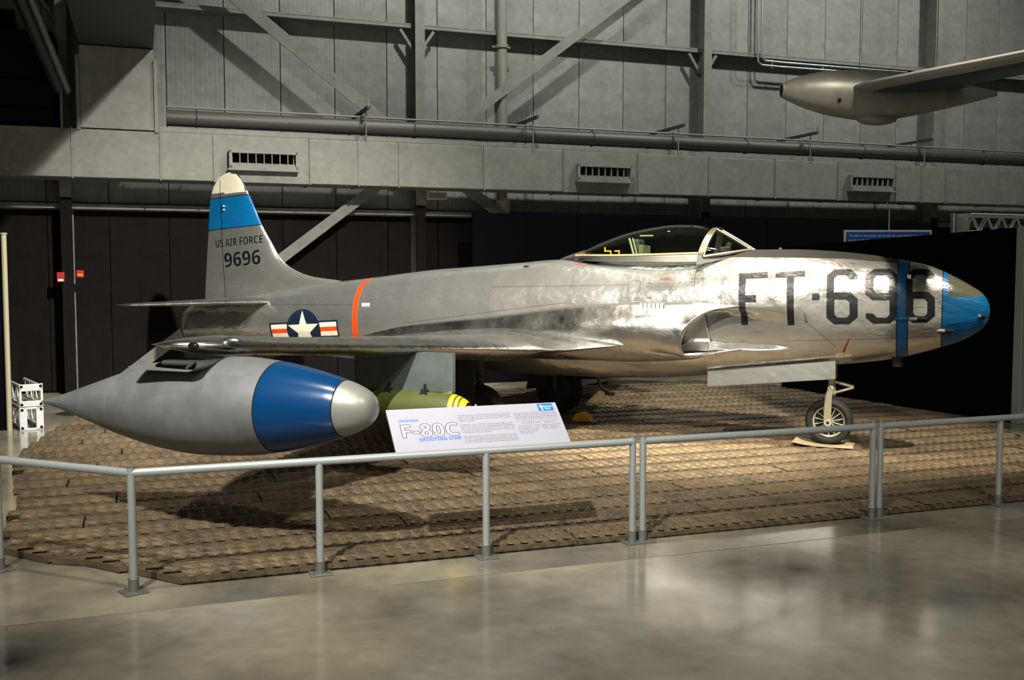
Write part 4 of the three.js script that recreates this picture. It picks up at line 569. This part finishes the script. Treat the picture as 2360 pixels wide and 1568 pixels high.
for (const s of [1, -1]) {
  const g = sub('main_gear', JET), X = -3.6, Y = 0.37, R = 0.32, Z = s * 1.3;
  const ty = [[0.19, -0.06], [0.21, -0.085], [0.25, -0.1], [0.29, -0.09], [0.313, -0.06], [0.32, -0.02], [0.32, 0.02], [0.313, 0.06], [0.29, 0.09], [0.25, 0.1], [0.21, 0.085], [0.19, 0.06]].map((k) => new THREE.Vector2(...k));
  part('tire', new THREE.LatheGeometry(ty, 48).rotateX(Math.PI / 2).translate(X, Y, Z), M.rubber, g); part('hub_cover', new THREE.LatheGeometry([[0, -0.07], [0.12, -0.068], [0.19, -0.05], [0.2, -0.06], [0.2, 0.06], [0.19, 0.05], [0.12, 0.068], [0, 0.07]].map((k) => new THREE.Vector2(...k)), 40).rotateX(Math.PI / 2).translate(X, Y, Z), M.bayDark, g);
  part('strut', [bar([X - 0.02, Y, Z - s * 0.14], [X - 0.05, 1.05, Z - s * 0.12], 0.05, 14), bar([X, Y, Z - s * 0.15], [X, Y, Z], 0.035, 12)], M.steelDark, g);
  const d = new THREE.Shape(); (s > 0 ? [[-3.87, 0.95], [-3.57, 0.95], [-3.55, 0.47], [-3.78, 0.44]] : [[-3.92, 0.85], [-3.7, 0.85], [-3.72, 0.4], [-4.02, 0.36]]).forEach((p, i) => i ? d.lineTo(...p) : d.moveTo(...p));
  part('gear_door', metric(new THREE.ExtrudeGeometry(d, { depth: 0.02, bevelEnabled: false }).translate(0, 0, s > 0 ? 1.46 : -1.16)), M.bayDark, g);
  if (s < 0) part('door_link', [sweep([[-3.22, 0.8, -1.6], [-3.16, 0.5, -1.62], [-3.12, 0.37, -1.63], [-3.02, 0.31, -1.63]], 0.028, 8, 16), rbox(0.14, 0.05, 0.05, 0.015, -3.0, 0.29, -1.63)], M.zincPale, g, 'pale green curved door link');
}

// tip tanks and bomb pylons
for (const s of [1, -1]) {
  const g = sub('fuel_tank', JET, s > 0 ? 'large grey teardrop wing tip tank with a blue and white nose' : undefined), Z = s * 5.76;
  const prof = table([[-2.25, 0], [-2.256, .045], [-2.29, .1], [-2.37, .148], [-2.49, .192], [-2.75, .262], [-3.0, .31], [-3.3, .34], [-3.6, .344], [-3.9, .318], [-4.25, .25], [-4.7, .128], [-5.0, .045], [-5.17, .006]], 1), axis = (x) => 1.03 + (x + 2.25) * 0.0325;
  const lathe = (a, b, n, inset = 0.002) => { const rows = []; for (let i = 0; i <= n; i++) { const t = i / n, x = lerp(a, b, a > -2.3 ? t * t : t), r = Math.max(0.0004, prof(x) - (i === 0 && a < -2.3 || i === n ? inset : 0)); rows.push([...Array(65).keys()].map((k) => { const w = k / 64 * 2 * Math.PI; return [x, axis(x) + r * Math.cos(w), Z + r * Math.sin(w)]; })); } return grid(rows, true); };
  part('nose_cone', lathe(-2.25, -2.47, 18), M.capGrey, g, 'pale grey nose cone'); part('blue_band', lathe(-2.478, -2.985, 16), M.tankBlue, g, 'glossy blue band'); part('band_joint', lathe(-2.468, -2.48, 1, 0.003), M.black, g); part('band_joint', lathe(-2.983, -2.997, 1, 0.003), M.black, g);
  const body = lathe(-2.995, -4.28, 26, 0), cap = (x, flip) => { const r = prof(x) - 0.0, rows = [[], []]; for (let k = 0; k <= 64; k++) { const w = k / 64 * 2 * Math.PI; rows[0].push([x, axis(x), Z]); rows[1].push([x, axis(x) + r * Math.cos(w), Z + r * Math.sin(w)]); } return grid(rows, flip); };
  const solid = new Brush(mergeSolid([body, cap(-2.995, true), cap(-4.28, false)])), notch = new Brush(new RoundedBoxGeometry(0.64, 0.5, 0.9, 4, 0.1).translate(-3.7, 1.505, Z)); solid.updateMatrixWorld(); notch.updateMatrixWorld();
  const ev = new Evaluator(); ev.useGroups = false; ev.attributes = ['position', 'normal', 'uv']; const cut = ev.evaluate(solid, notch, SUBTRACTION).geometry; part('tank_body', metric(cut.clone()), M.tankGrey, g);
  part('tail_cone', metricSmooth(lathe(-4.284, -5.17, 22)), M.tankGrey, g); part('saddle_fitting', [rbox(0.42, 0.04, 0.2, 0.02, -3.7, 1.28, Z + s * 0.02), bar([-3.66, 1.25, Z + s * 0.14], [-3.6, 1.3, Z + s * 0.12], 0.014, 8)], M.bayDark, g);
  const p = sub('bomb_pylon', JET), pr = []; for (let i = 0; i <= 24; i++) { const a = i / 24 * 2 * Math.PI, c = Math.cos(a), q = Math.sin(a); pr.push(new THREE.Vector2(-3.3 + 0.51 * Math.sign(c) * Math.pow(Math.abs(c), 0.7), 0.05 * Math.sign(q) * Math.pow(Math.abs(q), 0.55))); }
  part('pylon_skin', metric(new THREE.ExtrudeGeometry(new THREE.Shape(pr), { depth: 0.34, bevelEnabled: false, curveSegments: 4 }).rotateX(-Math.PI / 2).translate(0, 0.872, s * 3.5)), M.pylon, p); part('rack', rbox(0.98, 0.03, 0.07, 0.008, -3.3, 0.866, s * 3.5), M.zincPale, p);
  for (const x of [-3.42, -3.06]) part('sway_brace', [bar([x - 0.035, 0.885, s * 3.56], [x + 0.035, 0.85, s * 3.59], 0.01, 6), bar([x + 0.035, 0.885, s * 3.56], [x - 0.035, 0.85, s * 3.59], 0.01, 6), bar([x, 0.935, s * 3.55], [x, 0.84, s * 3.58], 0.013, 6)], M.black, p);
}
function mergeSolid(list) { const g = mergeGeometries(list.map((q) => q.toNonIndexed())); return g; }
function metricSmooth(g) { const p = g.attributes.position, u = g.attributes.uv; for (let i = 0; i < p.count; i++) u.setXY(i, p.getX(i), p.getY(i)); return g; }

// bombs under the wings
{
  const yaw = -23 * Math.PI / 180, jp = (x, y, z) => [3.4425 + x * Math.cos(yaw) + z * Math.sin(yaw), y, -10.9387 - x * Math.sin(yaw) + z * Math.cos(yaw)];
  for (const s of [1, -1]) {
    const b = thing('aerial_bomb', s > 0 ? 'olive green bomb with yellow nose rings under the near wing, behind the information panel' : 'olive green bomb under the far wing, beyond the fuselage', 'bomb', jp(-3.3, 0.725, s * 3.5), yaw);
    const P = table([[0.66, .036], [0.62, .076], [0.55, .112], [0.45, .137], [0.32, .15], [0.15, .156], [-0.3, .156], [-0.55, .13], [-0.75, .09], [-0.9, .05]], 1);
    const ring = (a, c, n, mat, name, label) => { const rows = []; for (let i = 0; i <= n; i++) { const x = lerp(a, c, i / n); rows.push([...Array(41).keys()].map((k) => { const w = k / 40 * 2 * Math.PI; return [x, P(x) * Math.cos(w), P(x) * Math.sin(w)]; })); } part(name, grid(rows, true), mat, b, label); };
    ring(0.635, 0.585, 4, M.yellow, 'nose_ring', 'yellow ring'); ring(0.585, 0.572, 1, M.olive, 'body_band'); ring(0.572, 0.545, 2, M.yellow, 'nose_ring', 'yellow ring'); ring(0.545, 0.53, 1, M.olive, 'body_band'); ring(0.53, 0.49, 3, M.yellow, 'nose_ring', 'yellow ring'); ring(0.49, -0.9, 34, M.olive, 'bomb_body');
    part('fuze', [bar([0.63, 0, 0], [0.7, 0, 0], 0.035, 16, 0.026), bar([0.7, 0, 0], [0.735, 0, 0], 0.012, 10), box(0.02, 0.1, 0.008, 0.705, 0, 0), box(0.02, 0.008, 0.1, 0.705, 0, 0), box(0.05, 0.012, 0.012, 0.74, 0.01, 0.01)], M.hub, b);
    for (let k = 0; k < 4; k++) { const f = part('tail_fin', box(0.3, 0.2, 0.008, -0.9, 0.1, 0), M.olive, b); f.rotation.x = k * Math.PI / 2 + Math.PI / 4; }
    part('tail_ring', [new THREE.CylinderGeometry(0.19, 0.19, 0.14, 24, 1, true).rotateZ(Math.PI / 2).translate(-0.98, 0, 0)], Object.assign(std(0x6c7030, 0.6), { side: THREE.DoubleSide }), b); part('lug', [bar([0.1, 0.14, 0], [0.1, 0.16, 0], 0.02, 8), bar([-0.25, 0.14, 0], [-0.25, 0.16, 0], 0.02, 8)], M.olive, b);
  }
}

// ---------------------------------------------------------------- barrier, information panel, small things on the mat
{
  const R = 0.0255, H = 0.722;
  const post = (p, x, z, cap) => { const g = sub('post', p); part('tube', [bar([x, 0.01, z], [x, cap ? H + 0.035 : H, z], R * 0.94, 20)], M.rail, g); part('collar', [bar([x, 0.012, z], [x, 0.085, z], R * 1.22, 20), new THREE.TorusGeometry(R * 1.15, 0.004, 6, 20).rotateX(Math.PI / 2).translate(x, 0.086, z)], M.railBase, g); if (cap) part('post_cap', [bar([x, H + 0.033, z], [x, H + 0.04, z], R * 0.97, 20)], M.railBase, g); };
  const plate = (p, x, z, w, t = 0) => part('base_plate', [rbox(w, 0.012, 0.14, 0.003).rotateY(t).translate(x, 0.006, z), ...[[-1, -1], [1, 1], [-1, 1], [1, -1]].map(([a, b]) => new THREE.CylinderGeometry(0.008, 0.008, 0.01, 6).translate(x + a * (w / 2 - 0.02), 0.016, z + b * 0.05))], M.railBase, p);
  const rail = (p, a, b) => part('top_rail', [bar([...a.slice(0, 1), H, a[1]], [b[0], H, b[1]], R, 24)], M.rail, p);
  const lab = ['grey tubular barrier section with four posts standing in front of the information panel', 'grey tubular barrier section with two end posts in front of the nose wheel', 'grey tubular barrier section running off at the right edge', 'grey tubular barrier section running off at the left edge from the corner post'];
  const s1 = wthing('barrier', lab[0], 'barrier', -6.55, 0, 11.34);
  for (const x of [0, 1.11, 2.22, 3.31]) { post(s1, x, 0.05, x === 0 || x > 3); if (x < 3) plate(s1, x, 0.05, 0.14, x === 0 ? 0.35 : 0); } rail(s1, [0, 0.05], [3.31, 0.05]); plate(s1, 3.355, 0.05, 0.23);
  const s2 = wthing('barrier', lab[1], 'barrier', -3.13, 0, 11.34); post(s2, -0.03, 0.05, true); post(s2, 1.96, 0.05, true); rail(s2, [-0.03, 0.05], [1.96, 0.05]); plate(s2, 2.0, 0.05, 0.22);
  const s3 = wthing('barrier', lab[2], 'barrier', -1.1, 0, 11.34); post(s3, 0, 0.05, true); post(s3, 1.23, 0.02, false); post(s3, 2.6, 0.0, true); plate(s3, 1.23, 0.02, 0.14); plate(s3, 2.6, 0, 0.14); rail(s3, [0, 0.05], [2.6, 0.0]);
  const s4 = wthing('barrier', lab[3], 'barrier', -7.36, 0, 10.62); post(s4, 0, 0, false); plate(s4, 0, 0, 0.14, 0.5); rail(s4, [0.81, 0.77], [-1.3, -1.24]); post(s4, -1.3, -1.24, true); plate(s4, -1.3, -1.24, 0.14, 0.5);

  // information panel
  const cv = document.createElement('canvas'); cv.width = 1800; cv.height = 560; const c = cv.getContext('2d');
  c.fillStyle = '#a9aab8'; c.fillRect(0, 0, 1800, 560);
  c.textBaseline = 'alphabetic'; c.fillStyle = '#3a6fc0'; c.font = 'bold 44px sans-serif'; c.fillText('LOCKHEED', 92, 172, 206);
  c.font = 'bold 216px sans-serif'; c.strokeStyle = '#2a2430'; c.lineWidth = 10; c.lineJoin = 'round'; c.save(); c.translate(84, 372); c.scale(600 / c.measureText('F-80C').width, 1.06); c.strokeText('F-80C', 0, 0); c.fillStyle = '#b2b2be'; c.fillText('F-80C', 0, 0); c.restore();
  c.fillStyle = '#3a6fc0'; c.font = 'bold 62px sans-serif'; c.fillText('SHOOTING STAR', 256, 430, 425);
  c.fillStyle = '#4a464c'; c.font = '23px sans-serif';
  ['The Shooting Star was the first American aircraft to exceed 500', 'mph in level flight, the first American jet airplane manu-', 'factured in large quantities, and the first US Air Force jet', 'used in combat.', '', 'Designed in 1943, the XP-80 made its maiden flight on Janu-', 'ary 8, 1944. The aircraft was redesignated F-80 in 1948 when', 'the "P" for "Pursuit" was changed to "F" for "Fighter". The', 'F-80 was first used in Europe for service tests, four were sent', 'to Italy before the war ended.', '', 'Although designed as a high altitude interceptor, the F-80C', 'was used for low level ground attack. On November 8, 1950,', 'the first all-jet fighter air battle in history took place when', 'an F-80C flown by Lt. Russell J. Brown shot down a MiG-15.'].forEach((s, i) => c.fillText(s, 705, 128 + i * 25.5, 560));
  ['an F-80C shot down a MiG-15 in the world\'s first all-jet fighter air battle.', 'The F-80C on display is one of the first production Shooting', 'Stars. It was flown in combat during the Korean War by the 8th', 'Fighter-Bomber Group. It was placed on display in 1971.'].forEach((s, i) => c.fillText(s, 1295, 136 + i * 25.5, 470));
  c.fillRect(1295, 236, 470, 2.5); c.font = 'bold 24px sans-serif'; 'TECHNICAL NOTES'.split('').forEach((s, i) => c.fillText(s, 1350 + i * 25, 272)); c.font = '21px sans-serif';
  ['Armament: Six .50-cal. machine', 'guns and eight 5-in. rockets', 'or 2,000 lbs. of bombs', 'Engine: Allison J33 of', '5,400 lbs. thrust'].forEach((s, i) => c.fillText(s, 1300, 306 + i * 25, 240)); ['Maximum speed: 580 mph', 'Range: 1,090 miles', 'Ceiling: 46,800 ft.'].forEach((s, i) => c.fillText(s, 1560, 306 + i * 25, 205));
  c.fillStyle = '#1f74c8'; c.fillRect(1588, 12, 165, 98); c.fillStyle = '#eef2f6'; c.beginPath(); [[1606, 40], [1622, 22], [1632, 30], [1628, 44], [1640, 58], [1636, 80], [1644, 98], [1630, 104], [1620, 86], [1622, 66], [1610, 56]].forEach((p, i) => i ? c.lineTo(...p) : c.moveTo(...p)); c.fill(); c.font = 'bold 30px serif'; c.fillText('Korean', 1638, 58, 106); c.fillText('War', 1660, 90, 70);
  const tx = new THREE.CanvasTexture(cv); tx.colorSpace = THREE.SRGBColorSpace;
  const s = wthing('information_panel', 'tilted pale information panel with the outlined title F-80C behind the barrier', 'sign', -4.3, 0.715, 11.31), tilt = sub('panel', s);
  tilt.rotation.x = -Math.PI / 2 + 40 * Math.PI / 180; tilt.position.set(0, 0.01, 0.0);
  part('board', rbox(1.25, 0.39, 0.014, 0.004, 0, 0.195, -0.008), M.steel, tilt); part('printed_face', new THREE.PlaneGeometry(1.246, 0.386).translate(0, 0.195, 0.0005), std(0xffffff, 0.35, 0, { map: tx }), tilt, 'pale printed face');
  for (const x of [-0.35, 0.35]) part('bracket', [rbox(0.05, 0.02, 0.12, 0.004, x, -0.006, 0.03), bar([x, -0.006, -0.02], [x, 0.1, -0.14], 0.012, 8)], M.steelDark, s);

  // plate under the nose wheel, chocks
  const p = thing('floor_plate', 'thin tan metal plate under the nose wheel', 'plate', [3.4425, 0.05, -10.9387], -0.4), rows = [];
  for (let i = 0; i <= 12; i++) { const x = -0.36 + 0.62 * i / 12, y = 0.008 + 0.03 * Math.pow(Math.abs(x - 0.02) / 0.36, 2.4) * (x < 0 ? 1 : 0.15); rows.push([[x, y, -0.17], [x, y + 0.003, -0.17], [x, y + 0.003, 0.24], [x, y, 0.24]]); } part('sheet', grid(rows, true), Object.assign(M.plateTan, { side: THREE.DoubleSide }), p);
  const k = thing('wheel_chock', 'yellow wheel chock in front of the far main wheel', 'chock', [0.9, 0.05, -12.72], -0.4), sh = new THREE.Shape(); [[-0.11, 0], [0.1, 0], [0.07, 0.06], [0.0, 0.1], [-0.06, 0.09], [-0.11, 0.04]].forEach((q, i) => i ? sh.lineTo(...q) : sh.moveTo(...q));
  part('wedge', new THREE.ExtrudeGeometry(sh, { depth: 0.16, bevelSize: 0.008, bevelThickness: 0.008, bevelSegments: 2 }).translate(0, 0.008, -0.08), M.yellow, k); part('rope', [sweep([[0.06, 0.03, 0.09], [0.11, 0.05, 0.11], [0.16, 0.012, 0.1], [0.2, 0.014, 0.06]], 0.007, 6, 18)], M.white, k);
}
renderer.render(scene, camera);
